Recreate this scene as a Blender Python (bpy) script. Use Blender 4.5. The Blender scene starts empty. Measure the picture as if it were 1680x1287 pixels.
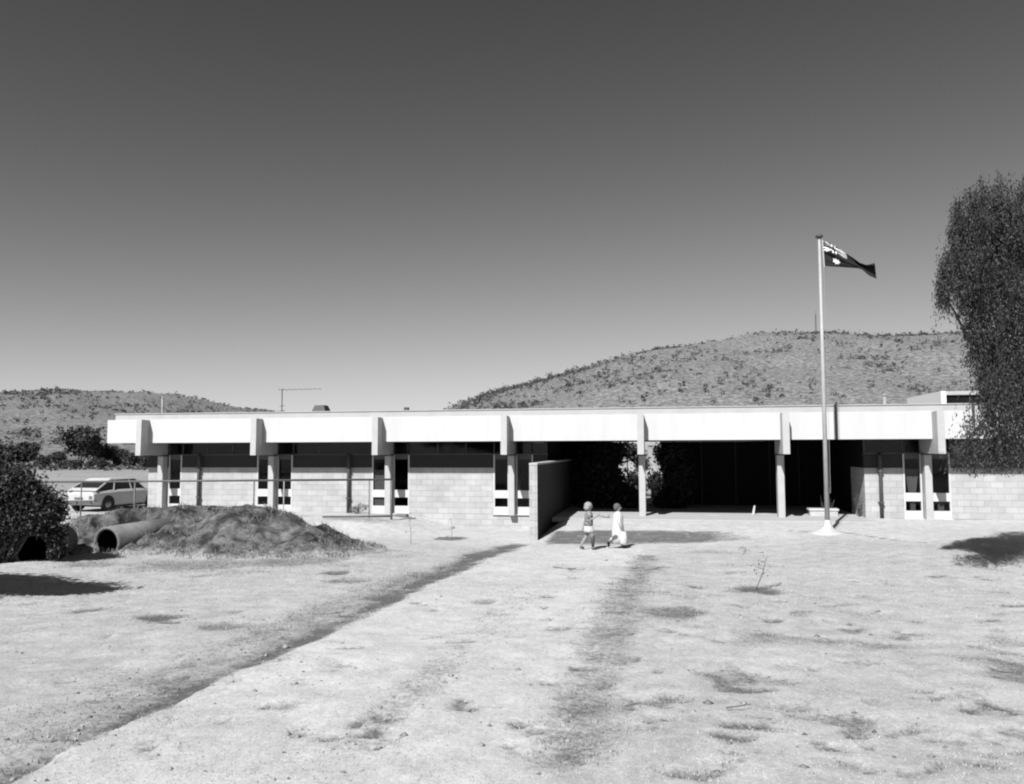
import bpy, math, random
import numpy as np
from mathutils import Vector, Matrix
rng = np.random.default_rng(7); random.seed(7)
S = bpy.context.scene; C = S.collection
R = math.radians

# ------------------------------------------------------------------ camera, sky, sun, exposure
F_PX, YAW, PITCH, ROLL, EYE = 1315.2, .1796, .0714, .0034, 2.278
cam_d = bpy.data.cameras.new('camera'); cam = bpy.data.objects.new('camera', cam_d); C.objects.link(cam)
cam_d.sensor_width = 36; cam_d.lens = 36*F_PX/1680; cam_d.clip_start = .1; cam_d.clip_end = 6000
cam.matrix_world = (Matrix.Translation((0, 0, EYE)) @ Matrix.Rotation(YAW, 4, 'Z')
                    @ Matrix.Rotation(math.pi/2+PITCH, 4, 'X') @ Matrix.Rotation(-ROLL, 4, 'Z'))
S.camera = cam
S.render.resolution_x, S.render.resolution_y = 1024, 784
SUN_DIR = Vector((.30, 1.0, -1.0)).normalized()                 # the way the light travels
SUN_EL = math.asin(-SUN_DIR.z)
sd = bpy.data.lights.new('sun', 'SUN'); sd.energy = 4.6; sd.angle = R(.5); sd.color = (1, 1, 1)
sun = bpy.data.objects.new('sun', sd); C.objects.link(sun)
sun.rotation_euler = SUN_DIR.to_track_quat('-Z', 'Y').to_euler(); sun.location = (-30, -60, 80)
wd = bpy.data.worlds.new('World'); S.world = wd; wd.use_nodes = True
nt = wd.node_tree; nt.nodes.clear()
sky = nt.nodes.new('ShaderNodeTexSky'); sky.sky_type = 'NISHITA'; sky.sun_disc = False
sky.sun_elevation = SUN_EL; sky.sun_rotation = math.atan2(-SUN_DIR.x, -SUN_DIR.y)
sky.air_density = 1.0; sky.dust_density = .6; sky.ozone_density = 2.0; sky.altitude = 500
# black-and-white film behind a red filter: only the red light of the sky counts
sep = nt.nodes.new('ShaderNodeSeparateColor'); nt.links.new(sky.outputs[0], sep.inputs[0])
pw = nt.nodes.new('ShaderNodeMath'); pw.operation = 'POWER'; nt.links.new(sep.outputs[0], pw.inputs[0]); pw.inputs[1].default_value = 1.8
# soft film shoulder: x*c/(x+c)
ad_ = nt.nodes.new('ShaderNodeMath'); nt.links.new(pw.outputs[0], ad_.inputs[0]); ad_.inputs[1].default_value = 14
dv_ = nt.nodes.new('ShaderNodeMath'); dv_.operation = 'DIVIDE'; nt.links.new(pw.outputs[0], dv_.inputs[0]); nt.links.new(ad_.outputs[0], dv_.inputs[1])
mn = nt.nodes.new('ShaderNodeMath'); mn.operation = 'MULTIPLY'; nt.links.new(dv_.outputs[0], mn.inputs[0]); mn.inputs[1].default_value = 14
bg = nt.nodes.new('ShaderNodeBackground'); nt.links.new(mn.outputs[0], bg.inputs[0]); bg.inputs[1].default_value = .0425
wo = nt.nodes.new('ShaderNodeOutputWorld'); nt.links.new(bg.outputs[0], wo.inputs[0])
S.view_settings.view_transform = 'Standard'; S.view_settings.look = 'None'
S.view_settings.exposure = 0.80; S.view_settings.gamma = 1
S.cycles.filter_width = 2.1; S.cycles.diffuse_bounces = 2

# ------------------------------------------------------------------ helpers
def ray(px, py):
    x = px-840; y = py-643.5
    cr, sr = math.cos(ROLL), math.sin(ROLL)
    x, y = x*cr-y*sr, x*sr+y*cr
    X = x/F_PX; u = -y/F_PX
    cp, sp = math.cos(PITCH), math.sin(PITCH)
    Y = cp-u*sp; Z = sp+u*cp
    c, s = math.cos(YAW), math.sin(YAW)
    return np.array([X*c-Y*s, X*s+Y*c, Z])
def atY(px, py, Y): r = ray(px, py); return r*(Y/r[1])+[0, 0, EYE]
def atZ(px, py, Z): r = ray(px, py); return r*((Z-EYE)/r[2])+[0, 0, EYE]
def atD(px, py, D): return ray(px, py)*D+[0, 0, EYE]

def sstep(a, b, x):
    t = np.clip((np.asarray(x, float)-a)/(b-a), 0, 1); return t*t*(3-2*t)
_n = {}
def vnoise(x, y, sc, seed=0):
    """smooth value noise on the ground plane, -1..1"""
    x = np.asarray(x, float)/sc; y = np.asarray(y, float)/sc
    g = _n.get(seed)
    if g is None: g = np.random.default_rng(100+seed).uniform(-1, 1, (256, 256)); _n[seed] = g
    xi = np.floor(x).astype(int); yi = np.floor(y).astype(int); fx = x-xi; fy = y-yi
    fx = fx*fx*(3-2*fx); fy = fy*fy*(3-2*fy); xi &= 255; yi &= 255; x1 = (xi+1) & 255; y1 = (yi+1) & 255
    return (g[xi, yi]*(1-fx)+g[x1, yi]*fx)*(1-fy)+(g[xi, y1]*(1-fx)+g[x1, y1]*fx)*fy

def ground(x, y):
    x = np.asarray(x, float); y = np.asarray(y, float)
    z = np.interp(y, [-50, 4, 8, 14, 20, 22.5, 26.2, 28, 60], [.62, .55, .35, .0, -.27, -.33, -.02, 0, 0])
    right = np.interp(y, [-50, 4, 8, 14, 20, 25, 28, 60], [.62, .55, .35, .05, -.02, -.08, 0, 0])
    w = sstep(0, 6, x); z = z*(1-w)+right*w
    # sunken strip left of the screen wall, terrace behind the railing
    basin = np.interp(y, [-50, 4, 8, 14, 20, 23.5, 28, 60], [.62, .55, .35, 0, -.27, -.42, -.47, -.5])
    wb = sstep(-2.9, -3.9, x)*sstep(14, 20, y)
    z = z*(1-wb)+basin*wb
    terr = sstep(-6.6, -9.4, x)*sstep(22.8, 25.6, y+(x+8.7)*-.28)
    z = z*(1-terr)
    # the land beyond the left end of the building lies lower
    low = np.maximum(sstep(-19.5, -22.0, x)*sstep(24, 30, y), sstep(31, 40, y))
    z = z*(1-low)-.6*low
    near = sstep(60, 30, y)*sstep(3, 5, np.hypot(x, y)+3)
    z = z+near*(.018*vnoise(x, y, .9, 1)+.012*vnoise(x, y, .33, 2)+.04*vnoise(x, y, 3.1, 3)*sstep(27.5, 24, y))
    return z
def g1(x, y): return float(ground(x, y))
def G(px, py):
    z = 0.
    for _ in range(25):
        p = atZ(px, py, z); z = z*.4+.6*g1(p[0], p[1])
    return np.array([p[0], p[1], z])

def material(name, c, rough=.9, spec=.3, metal=0.):
    m = bpy.data.materials.new(name); m.use_nodes = True
    b = m.node_tree.nodes['Principled BSDF']
    b.inputs['Base Color'].default_value = (c, c, c, 1); b.inputs['Roughness'].default_value = rough
    b.inputs['Specular IOR Level'].default_value = spec; b.inputs['Metallic'].default_value = metal
    return m
def noisy(name, c0, c1, scale=4., rough=.9, spec=.3, bump=.0, scale2=None, lo=.35, hi=.65, obj=True, stretch=None, metal=0., bdist=.02):
    """principled with a two-tone noise and optional bump"""
    m = material(name, c0, rough, spec, metal); t = m.node_tree; N = t.nodes; L = t.links; b = N['Principled BSDF']
    tc = N.new('ShaderNodeTexCoord'); src = tc.outputs['Object']
    if stretch:
        mp = N.new('ShaderNodeMapping'); mp.inputs['Scale'].default_value = stretch; L.new(src, mp.inputs[0]); src = mp.outputs[0]
    n = N.new('ShaderNodeTexNoise'); n.inputs['Scale'].default_value = scale; n.inputs['Detail'].default_value = 8; n.inputs['Roughness'].default_value = .65
    L.new(src, n.inputs['Vector'])
    r = N.new('ShaderNodeMapRange'); r.inputs[1].default_value = lo; r.inputs[2].default_value = hi
    r.inputs[3].default_value = c0; r.inputs[4].default_value = c1; L.new(n.outputs['Fac'], r.inputs[0])
    out = r.outputs[0]
    if scale2:
        n2 = N.new('ShaderNodeTexNoise'); n2.inputs['Scale'].default_value = scale2; n2.inputs['Detail'].default_value = 4; L.new(src, n2.inputs['Vector'])
        r2 = N.new('ShaderNodeMapRange'); r2.inputs[1].default_value = .3; r2.inputs[2].default_value = .7; r2.inputs[3].default_value = .72; r2.inputs[4].default_value = 1.2
        L.new(n2.outputs['Fac'], r2.inputs[0])
        mu = N.new('ShaderNodeMath'); mu.operation = 'MULTIPLY'; L.new(out, mu.inputs[0]); L.new(r2.outputs[0], mu.inputs[1]); out = mu.outputs[0]
    L.new(out, b.inputs['Base Color'])
    if bump:
        bp = N.new('ShaderNodeBump'); bp.inputs['Strength'].default_value = bump; bp.inputs['Distance'].default_value = bdist
        L.new(n.outputs['Fac'], bp.inputs['Height']); L.new(bp.outputs[0], b.inputs['Normal'])
    return m
def block_material(name, c, mortar, tone=.06, bw=.4, bh=.2):
    m = material(name, c, .92, .2); t = m.node_tree; N = t.nodes; L = t.links; b = N['Principled BSDF']
    g = N.new('ShaderNodeNewGeometry'); sp = N.new('ShaderNodeSeparateXYZ'); L.new(g.outputs['Position'], sp.inputs[0])
    ad = N.new('ShaderNodeMath'); L.new(sp.outputs[0], ad.inputs[0]); L.new(sp.outputs[1], ad.inputs[1])
    cb = N.new('ShaderNodeCombineXYZ'); L.new(ad.outputs[0], cb.inputs[0]); L.new(sp.outputs[2], cb.inputs[1])
    br = N.new('ShaderNodeTexBrick'); br.inputs['Scale'].default_value = 1; br.inputs['Brick Width'].default_value = bw; br.inputs['Row Height'].default_value = bh
    br.inputs['Mortar Size'].default_value = .012; br.inputs['Mortar Smooth'].default_value = .3; br.inputs['Bias'].default_value = 0
    br.inputs['Color1'].default_value = (c-tone,)*3+(1,); br.inputs['Color2'].default_value = (c+tone,)*3+(1,); br.inputs['Mortar'].default_value = (mortar,)*3+(1,)
    L.new(cb.outputs[0], br.inputs['Vector'])
    n = N.new('ShaderNodeTexNoise'); n.inputs['Scale'].default_value = 1.6; n.inputs['Detail'].default_value = 7; L.new(g.outputs['Position'], n.inputs['Vector'])
    r = N.new('ShaderNodeMapRange'); r.inputs[1].default_value = .3; r.inputs[2].default_value = .7; r.inputs[3].default_value = .86; r.inputs[4].default_value = 1.1; L.new(n.outputs['Fac'], r.inputs[0])
    mx = N.new('ShaderNodeMix'); mx.data_type = 'RGBA'; mx.blend_type = 'MULTIPLY'; mx.inputs[0].default_value = 1
    cc = N.new('ShaderNodeCombineColor')
    for i in range(3): L.new(r.outputs[0], cc.inputs[i])
    L.new(br.outputs['Color'], mx.inputs[6]); L.new(cc.outputs[0], mx.inputs[7]); L.new(mx.outputs[2], b.inputs['Base Color'])
    bp = N.new('ShaderNodeBump'); bp.inputs['Strength'].default_value = .5; bp.inputs['Distance'].default_value = .006; bp.invert = True
    L.new(br.outputs['Fac'], bp.inputs['Height']); L.new(bp.outputs[0], b.inputs['Normal'])
    return m
def foliage(name, c0, c1, trans=.15):
    m = material(name, c0, .6, .25); t = m.node_tree; N = t.nodes; L = t.links; b = N['Principled BSDF']
    g = N.new('ShaderNodeNewGeometry'); r = N.new('ShaderNodeMapRange'); r.inputs[3].default_value = c0; r.inputs[4].default_value = c1
    L.new(g.outputs['Random Per Island'], r.inputs[0]); L.new(r.outputs[0], b.inputs['Base Color'])
    return m

WLOC = {}
def link(o, parent=None, wloc=(0, 0, 0)):
    C.objects.link(o); WLOC[o.name] = np.array(wloc, float)
    if parent is not None:
        o.parent = parent; o.location = Vector(np.array(wloc)-WLOC[parent.name])
    else: o.location = wloc
    return o
def mesh_obj(name, V, Fs, mat, parent=None, smooth=False, origin=None):
    V = np.asarray(V, float).reshape(-1, 3)
    if origin is None: origin = WLOC[parent.name] if parent is not None else (0, 0, 0)
    me = bpy.data.meshes.new(name)
    Vl = V-np.array(origin)
    if isinstance(Fs, np.ndarray):
        k = Fs.shape[1]; n = len(Fs)
        me.vertices.add(len(Vl)); me.vertices.foreach_set('co', Vl.astype(np.float32).ravel())
        me.loops.add(n*k); me.loops.foreach_set('vertex_index', Fs.astype(np.int32).ravel())
        me.polygons.add(n); me.polygons.foreach_set('loop_start', np.arange(0, n*k, k, dtype=np.int32))
        me.polygons.foreach_set('loop_total', np.full(n, k, dtype=np.int32)); me.update(calc_edges=True)
    else:
        me.from_pydata([tuple(v) for v in Vl], [], [tuple(f) for f in Fs]); me.update()
    for m in (mat if isinstance(mat, (list, tuple)) else [mat]): me.materials.append(m)
    if smooth: me.polygons.foreach_set('use_smooth', [True]*len(me.polygons))
    return link(bpy.data.objects.new(name, me), parent, origin)
def tag(o, label=None, cat=None, group=None, kind=None):
    if label: o['label'] = label
    if cat: o['category'] = cat
    if group: o['group'] = group
    if kind: o['kind'] = kind
    return o
def thing(name, loc, label, cat, group=None, rz=0):
    o = bpy.data.objects.new(name, None); o.empty_display_size = .3; link(o, None, loc); o.rotation_euler.z = rz
    return tag(o, label, cat, group)
class MB:
    def __init__(s): s.v = []; s.f = []
    def add(s, V, Fs):
        n = len(s.v); s.v += [tuple(map(float, v)) for v in V]; s.f += [tuple(int(i)+n for i in f) for f in Fs]; return s
    def box(s, x0, x1, y0, y1, z0, z1):
        return s.hexa([(x0, y0, z0), (x1, y0, z0), (x1, y1, z0), (x0, y1, z0)], [(x0, y0, z1), (x1, y0, z1), (x1, y1, z1), (x0, y1, z1)])
    def hexa(s, lo, hi):
        return s.add(list(lo)+list(hi), [(3, 2, 1, 0), (4, 5, 6, 7), (0, 1, 5, 4), (1, 2, 6, 5), (2, 3, 7, 6), (3, 0, 4, 7)])
    def bbox(s, x0, x1, y0, y1, z0, z1, b=.01):
        """box with chamfered vertical and top edges"""
        r = lambda z, i: [(x0+i, y0, z), (x1-i, y0, z), (x1, y0+i, z), (x1, y1-i, z), (x1-i, y1, z), (x0+i, y1, z), (x0, y1-i, z), (x0, y0+i, z)]
        def ring(z, ins):
            a0, a1, c0, c1 = x0+ins, x1-ins, y0+ins, y1-ins
            return [(a0+b, c0, z), (a1-b, c0, z), (a1, c0+b, z), (a1, c1-b, z), (a1-b, c1, z), (a0+b, c1, z), (a0, c1-b, z), (a0, c0+b, z)]
        V = ring(z0, 0)+ring(z1-b, 0)+ring(z1, b)
        Fs = [tuple(range(7, -1, -1)), tuple(range(16, 24))]
        for k in (0, 8):
            for i in range(8): Fs.append((k+i, k+(i+1) % 8, k+8+(i+1) % 8, k+8+i))
        return s.add(V, Fs)
    def tube(s, pts, rad, n=8, cap=True):
        pts = [np.array(p, float) for p in pts]
        if not hasattr(rad, '__len__'): rad = [rad]*len(pts)
        V = []; prev = None
        for i, p in enumerate(pts):
            d = pts[min(i+1, len(pts)-1)]-pts[max(i-1, 0)]; d = d/(np.linalg.norm(d)+1e-9)
            a = prev if prev is not None else (np.array([0, 0, 1.]) if abs(d[2]) < .9 else np.array([1., 0, 0]))
            u = a-d*np.dot(a, d); u /= np.linalg.norm(u)+1e-9; w = np.cross(d, u); prev = u
            for k in range(n):
                t = 2*math.pi*k/n; V.append(p+rad[i]*(math.cos(t)*u+math.sin(t)*w))
        Fs = []
        for i in range(len(pts)-1):
            for k in range(n): Fs.append((i*n+k, i*n+(k+1) % n, (i+1)*n+(k+1) % n, (i+1)*n+k))
        if cap: Fs += [tuple(range(n-1, -1, -1)), tuple(range((len(pts)-1)*n, len(pts)*n))]
        return s.add(V, Fs)
    def lathe(s, prof, c=(0, 0, 0), n=16, axis='z'):
        V = []
        for r, h in prof:
            for k in range(n):
                t = 2*math.pi*k/n; a, b = r*math.cos(t), r*math.sin(t)
                V.append({'z': (c[0]+a, c[1]+b, c[2]+h), 'y': (c[0]+a, c[1]+h, c[2]+b), 'x': (c[0]+h, c[1]+a, c[2]+b)}[axis])
        Fs = []; m = len(prof)
        for i in range(m-1):
            for k in range(n): Fs.append((i*n+k, i*n+(k+1) % n, (i+1)*n+(k+1) % n, (i+1)*n+k))
        Fs += [tuple(range(n-1, -1, -1)), tuple(range((m-1)*n, m*n))]
        return s.add(V, Fs)
    def prism(s, poly, y0, y1):
        """poly in (x,z) extruded along y"""
        n = len(poly); V = [(x, y0, z) for x, z in poly]+[(x, y1, z) for x, z in poly]
        Fs = [tuple(range(n)), tuple(range(2*n-1, n-1, -1))]+[(i, i+n, (i+1) % n+n, (i+1) % n) for i in range(n)]
        return s.add(V, Fs)
    def ell(s, c, r, n=10, m=7, jit=0.):
        V = []; 
        for i in range(m+1):
            ph = math.pi*i/m
            for k in range(n):
                t = 2*math.pi*k/n; j = 1+random.uniform(-jit, jit)
                V.append((c[0]+r[0]*j*math.sin(ph)*math.cos(t), c[1]+r[1]*j*math.sin(ph)*math.sin(t), c[2]+r[2]*j*math.cos(ph)))
        Fs = []
        for i in range(m):
            for k in range(n): Fs.append((i*n+k, (i+1)*n+k, (i+1)*n+(k+1) % n, i*n+(k+1) % n))
        return s.add(V, Fs)
    def build(s, name, mat, parent=None, smooth=False, origin=None): return mesh_obj(name, s.v, s.f, mat, parent, smooth, origin)

def leaf_mesh(P, size, D=None, aspect=2.2, rr=rng):
    """quads (diamond leaves) at points P; D = preferred long direction"""
    n = len(P); P = np.asarray(P)
    if D is None: D = rr.normal(size=(n, 3))
    D = D/np.linalg.norm(D, axis=1, keepdims=True)
    A = rr.normal(size=(n, 3)); Wd = np.cross(D, A); Wd /= np.linalg.norm(Wd, axis=1, keepdims=True)
    sz = (size*rr.uniform(.6, 1.4, (n, 1))); l = D*sz; w = Wd*sz/aspect
    V = np.stack([P-l*.5, P+w*.5, P+l*.5, P-w*.5], 1).reshape(-1, 3)
    return V, np.arange(4*n).reshape(n, 4)
def clumps(centres, radii, n_clump, n_leaf, crad, rr=rng, hollow=.35):
    """leaf positions: clumps of leaves spread through ellipsoids"""
    out = []
    for c, r in zip(centres, radii):
        c = np.array(c, float); r = np.array(r, float)
        k = max(3, int(n_clump*r[0]*r[1]*r[2] if n_clump < 0 else n_clump))
        d = rr.normal(size=(k, 3)); d /= np.linalg.norm(d, axis=1, keepdims=True)
        q = c+d*r*(hollow+(1-hollow)*rr.uniform(0, 1, (k, 1))**.5)
        cr = crad*rr.uniform(.5, 1.4, (k, 1, 1))
        out.append((q[:, None, :]+rr.normal(size=(k, n_leaf, 3))*cr*.5).reshape(-1, 3))
    return np.concatenate(out)

# ------------------------------------------------------------------ materials
M = dict(
    white=noisy('white_paint', .455, .415, 1.6, .7, .3, .05, stretch=(1.6, 1, .16), lo=.42, hi=.7),
    cap=noisy('roof_cap_paint', .36, .32, 2., .6, .3),
    beam=noisy('beam_paint', .38, .34, 3., .8, .3, .05),
    block=block_material('pale_block', .35, .28, .028),
    block_d=block_material('dark_right_face', .038, .028, .007, .23, .086),
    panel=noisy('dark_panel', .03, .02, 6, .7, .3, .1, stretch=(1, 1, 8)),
    frame=noisy('window_frame_paint', .48, .43, 5, .6, .3),
    mull=material('clerestory_mullion', .08, .6, .3),
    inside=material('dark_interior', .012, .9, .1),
    deep=noisy('dark_recess', .014, .009, 8, .9, .1),  # near-black: the deep shade of the entry recess put into the colour
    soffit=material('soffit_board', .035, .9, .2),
    pipe=noisy('downpipe_paint', .07, .05, 8, .6, .3),
    curtain=noisy('curtain_cloth', .24, .18, 14, .9, .1, stretch=(3, 1, .2)),
    rail=noisy('railing_steel', .09, .06, 9, .5, .4),
    rail_l=noisy('galvanised_steel', .28, .22, 9, .5, .4),
    pole=noisy('pole_paint', .34, .28, 3, .5, .4),
    concrete=noisy('concrete', .19, .12, 5, .95, .2, .4, scale2=1.3),
    conc_w=noisy('pale_concrete', .42, .34, 4, .9, .2, .2),
    bark=noisy('bark', .10, .05, 6, .95, .1, .6, stretch=(4, 4, 1)),
    soil=noisy('mound_soil', .03, .15, 2.2, .95, .1, 1., scale2=7., bdist=.12, lo=.40, hi=.62),
    leaf_d=foliage('dark_leaf', .010, .045), leaf_m=foliage('mid_leaf', .02, .08), leaf_far=foliage('far_leaf', .02, .06),
    leaf_p=foliage('weeping_leaf', .008, .055), leaf_s=foliage('shade_leaf', .008, .02), leaf_l=foliage('pale_leaf', .06, .16),  # shade_leaf: leaf colour darkened for the shade inside the recess
    scrub=foliage('scrub_leaf', .035, .10),
    dark=material('dark_rubber', .02, .8, .3),
)
def glass_mat():
    m = bpy.data.materials.new('window_glass'); m.use_nodes = True; t = m.node_tree; t.nodes.clear()
    o = t.nodes.new('ShaderNodeOutputMaterial'); mx = t.nodes.new('ShaderNodeMixShader'); mx.inputs[0].default_value = .018
    a = t.nodes.new('ShaderNodeBsdfTransparent'); a.inputs[0].default_value = (.72, .72, .72, 1)
    b = t.nodes.new('ShaderNodeBsdfGlossy'); b.inputs['Roughness'].default_value = .05
    t.links.new(a.outputs[0], mx.inputs[1]); t.links.new(b.outputs[0], mx.inputs[2]); t.links.new(mx.outputs[0], o.inputs[0]); return m
M['glass'] = glass_mat()

# ------------------------------------------------------------------ ground
def ground_material():
    m = material('dry_ground', .45, .97, .05); t = m.node_tree; N = t.nodes; L = t.links; b = N['Principled BSDF']
    tc = N.new('ShaderNodeTexCoord'); at = N.new('ShaderNodeAttribute'); at.attribute_name = 'soil'
    def noise(sc, det=6, rg=.6):
        n = N.new('ShaderNodeTexNoise'); n.inputs['Scale'].default_value = sc; n.inputs['Detail'].default_value = det; n.inputs['Roughness'].default_value = rg
        L.new(tc.outputs['Object'], n.inputs['Vector']); return n.outputs['Fac']
    def rmp(x, a, c, lo, hi):
        r = N.new('ShaderNodeMapRange'); r.inputs[1].default_value = a; r.inputs[2].default_value = c; r.inputs[3].default_value = lo; r.inputs[4].default_value = hi
        L.new(x, r.inputs[0]); return r.outputs[0]
    def op(k, a, c):
        q = N.new('ShaderNodeMath'); q.operation = k
        for i, z in enumerate((a, c)):
            if isinstance(z, (int, float)): q.inputs[i].default_value = z
            else: L.new(z, q.inputs[i])
        return q.outputs[0]
    fine = rmp(noise(28, 6, .8), .3, .7, .76, 1.2)
    grain = rmp(noise(95, 4, .8), .3, .7, .80, 1.18)
    mid = rmp(noise(3.4, 8, .8), .36, .64, .80, 1.10)
    big = rmp(noise(.35, 4, .6), .3, .7, .92, 1.08)
    sp = rmp(noise(4.2, 9, .8), .57, .68, 0, .5)                   # thin scattered dark tufts and clods
    # painted marks broken up by noise
    brk = op('ADD', op('MULTIPLY', noise(3.2, 8, .75), 1.1), -.55)
    brk2 = op('ADD', noise(17, 6, .8), -.5)
    mk = rmp(op('ADD', op('ADD', at.outputs['Fac'], op('MULTIPLY', brk, 1.5)), op('MULTIPLY', brk2, 2.0)), .20, .92, 0, 1)
    base = op('MULTIPLY', op('MULTIPLY', op('MULTIPLY', fine, mid), big), grain)
    tr = N.new('ShaderNodeAttribute'); tr.attribute_name = 'track'; tf = tr.outputs['Fac']
    rough_ = rmp(noise(3.2, 9, .8), .36, .62, .76, 1.05)
    mxr = N.new('ShaderNodeMix'); mxr.data_type = 'FLOAT'; L.new(tf, mxr.inputs[0]); L.new(rough_, mxr.inputs[2]); mxr.inputs[3].default_value = 1.1
    base = op('MULTIPLY', op('MULTIPLY', base, mxr.outputs[0]), .41)
    k = op('MAXIMUM', op('MULTIPLY', sp, .8), mk)
    dk = op('MULTIPLY', fine, .105)
    mx = N.new('ShaderNodeMix'); mx.data_type = 'FLOAT'; L.new(k, mx.inputs[0]); L.new(base, mx.inputs[2]); L.new(dk, mx.inputs[3])
    L.new(mx.outputs[0], b.inputs['Base Color'])
    bp = N.new('ShaderNodeBump'); bp.inputs['Strength'].default_value = .4; bp.inputs['Distance'].default_value = .02
    L.new(noise(14, 8, .75), bp.inputs['Height']); L.new(bp.outputs[0], b.inputs['Normal'])
    return m
marks = []          # (kind, data, strength)
def blot(px, py, hw, hh, s=1.):
    c = G(px, py); a = G(px-hw, py); q = G(px, py-hh); r = G(px, py+hh)
    marks.append(('e', (c[0], c[1], np.hypot(*(c-a)[:2]), np.hypot(*(q-r)[:2])/2), s))
def stroke(pts, w, s=1.):
    P = [G(x, y)[:2] for x, y in pts]; marks.append(('s', (P, w if hasattr(w, '__len__') else [w]*len(P)), s))
# the rut on the left side of the track and the broken one on the right
stroke([(-60, 1330), (0, 1280), (120, 1215), (230, 1165), (360, 1105), (480, 1055), (600, 1000), (700, 950), (790, 910), (850, 893)], [.07, .07, .08, .09, .10, .12, .18, .30, .40, .36], 1.0)
stroke([(-60, 1290), (0, 1240), (200, 1150), (400, 1060), (560, 990), (690, 945)], [.34, .36, .42, .45, .45, .45], .50)
stroke([(-60, 1315), (0, 1265), (120, 1200), (230, 1150), (360, 1092), (480, 1042), (600, 988), (700, 940)], [.16, .16, .17, .18, .2, .22, .28, .34], .62)
stroke([(930, 1240), (955, 1150), (985, 1080), (1005, 1020), (1030, 965), (1060, 912)], [.22, .26, .3, .35, .35, .3], .52)
stroke([(540, 1270), (620, 1195), (690, 1130), (760, 1060), (850, 975)], [.16, .18, .2, .24, .3], .24)
blot(1290-280, 1080, 50, 8, .6)
for a in [(1100, 1003, 62, 12, .8), (1010, 1035, 36, 14, .5), (1005, 1085, 40, 9, .55), (955, 1165, 30, 22, .5), (1240, 966, 44, 7, .95),
          (1215, 1115, 48, 15, .62), (1240, 1115, 60, 6, .5), (1090, 1035, 22, 5, .5), (1385, 1185, 32, 20, .65), (1320, 1050, 90, 9, .45), (1250, 1050, 60, 12, .4),
          (1440, 1055, 60, 5, .5), (1660, 1095, 60, 20, .7), (1640, 1050, 50, 6, .5), (1552, 1222, 22, 5, .6), (1510, 1205, 20, 8, .6),
          (1430, 1155, 30, 8, .4), (1590, 1145, 30, 5, .4), (1270, 1155, 40, 4, .55), (1040, 990, 30, 6, .5),
          (270, 1010, 42, 6, 1.), (362, 1028, 38, 8, .75), (385, 1005, 25, 4, .5), (545, 940, 24, 3.5, 1.), (570, 952, 40, 5, .6),
          (500, 1118, 36, 10, .35), (470, 1078, 30, 4, .5), (742, 884, 24, 2.5, .95), (722, 883, 6, 3, 1.), (942, 938, 18, 1.6, .6),  # the marks under the left sapling are its shade, painted on the ground
          (560, 985, 60, 3, .3), (1165, 905, 50, 3, .45), (1200, 928, 40, 3, .35), (1400, 1005, 40, 4, .3), (1530, 995, 30, 3, .4), (650, 905, 60, 3, .3), (150, 1215, 60, 14, .4), (90, 1190, 50, 20, .35),
          (128, 905, 44, 22, .8), (150, 925, 60, 6, .6), (330, 927, 120, 11, .62), (250, 932, 60, 6, .5), (480, 920, 90, 11, .62), (400, 938, 60, 5, .4), (600, 905, 60, 5, .55), (640, 912, 60, 4, .4), (560, 925, 60, 4, .35), (230, 928, 60, 4, .4),
          (660, 848, 16, 2.5, .7), (590, 852, 60, 2, .6)]: blot(*a)
stroke([(1296, 871), (1320, 872), (1345, 875)], [.05, .12, .1], .8)  # shadow line at the ground edge left of the pole foot, painted dark
stroke([(1378, 873), (1410, 877), (1450, 883), (1490, 888), (1560, 893)], [.14, .14, .09, .05, .04], .75)  # painted shadow line right of the pole foot, running on as a rut
mr = random.Random(11)
for _ in range(230):
    X_ = mr.uniform(880, 1700) if mr.random() < .72 else mr.uniform(-20, 880); Y_ = 925+mr.random()**1.1*340; q_ = (Y_-860)/400
    blot(X_, Y_, mr.uniform(8, 34)*(.5+q_), mr.uniform(1.5, 4.5)*(.4+q_), mr.uniform(.35, .95))
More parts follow.
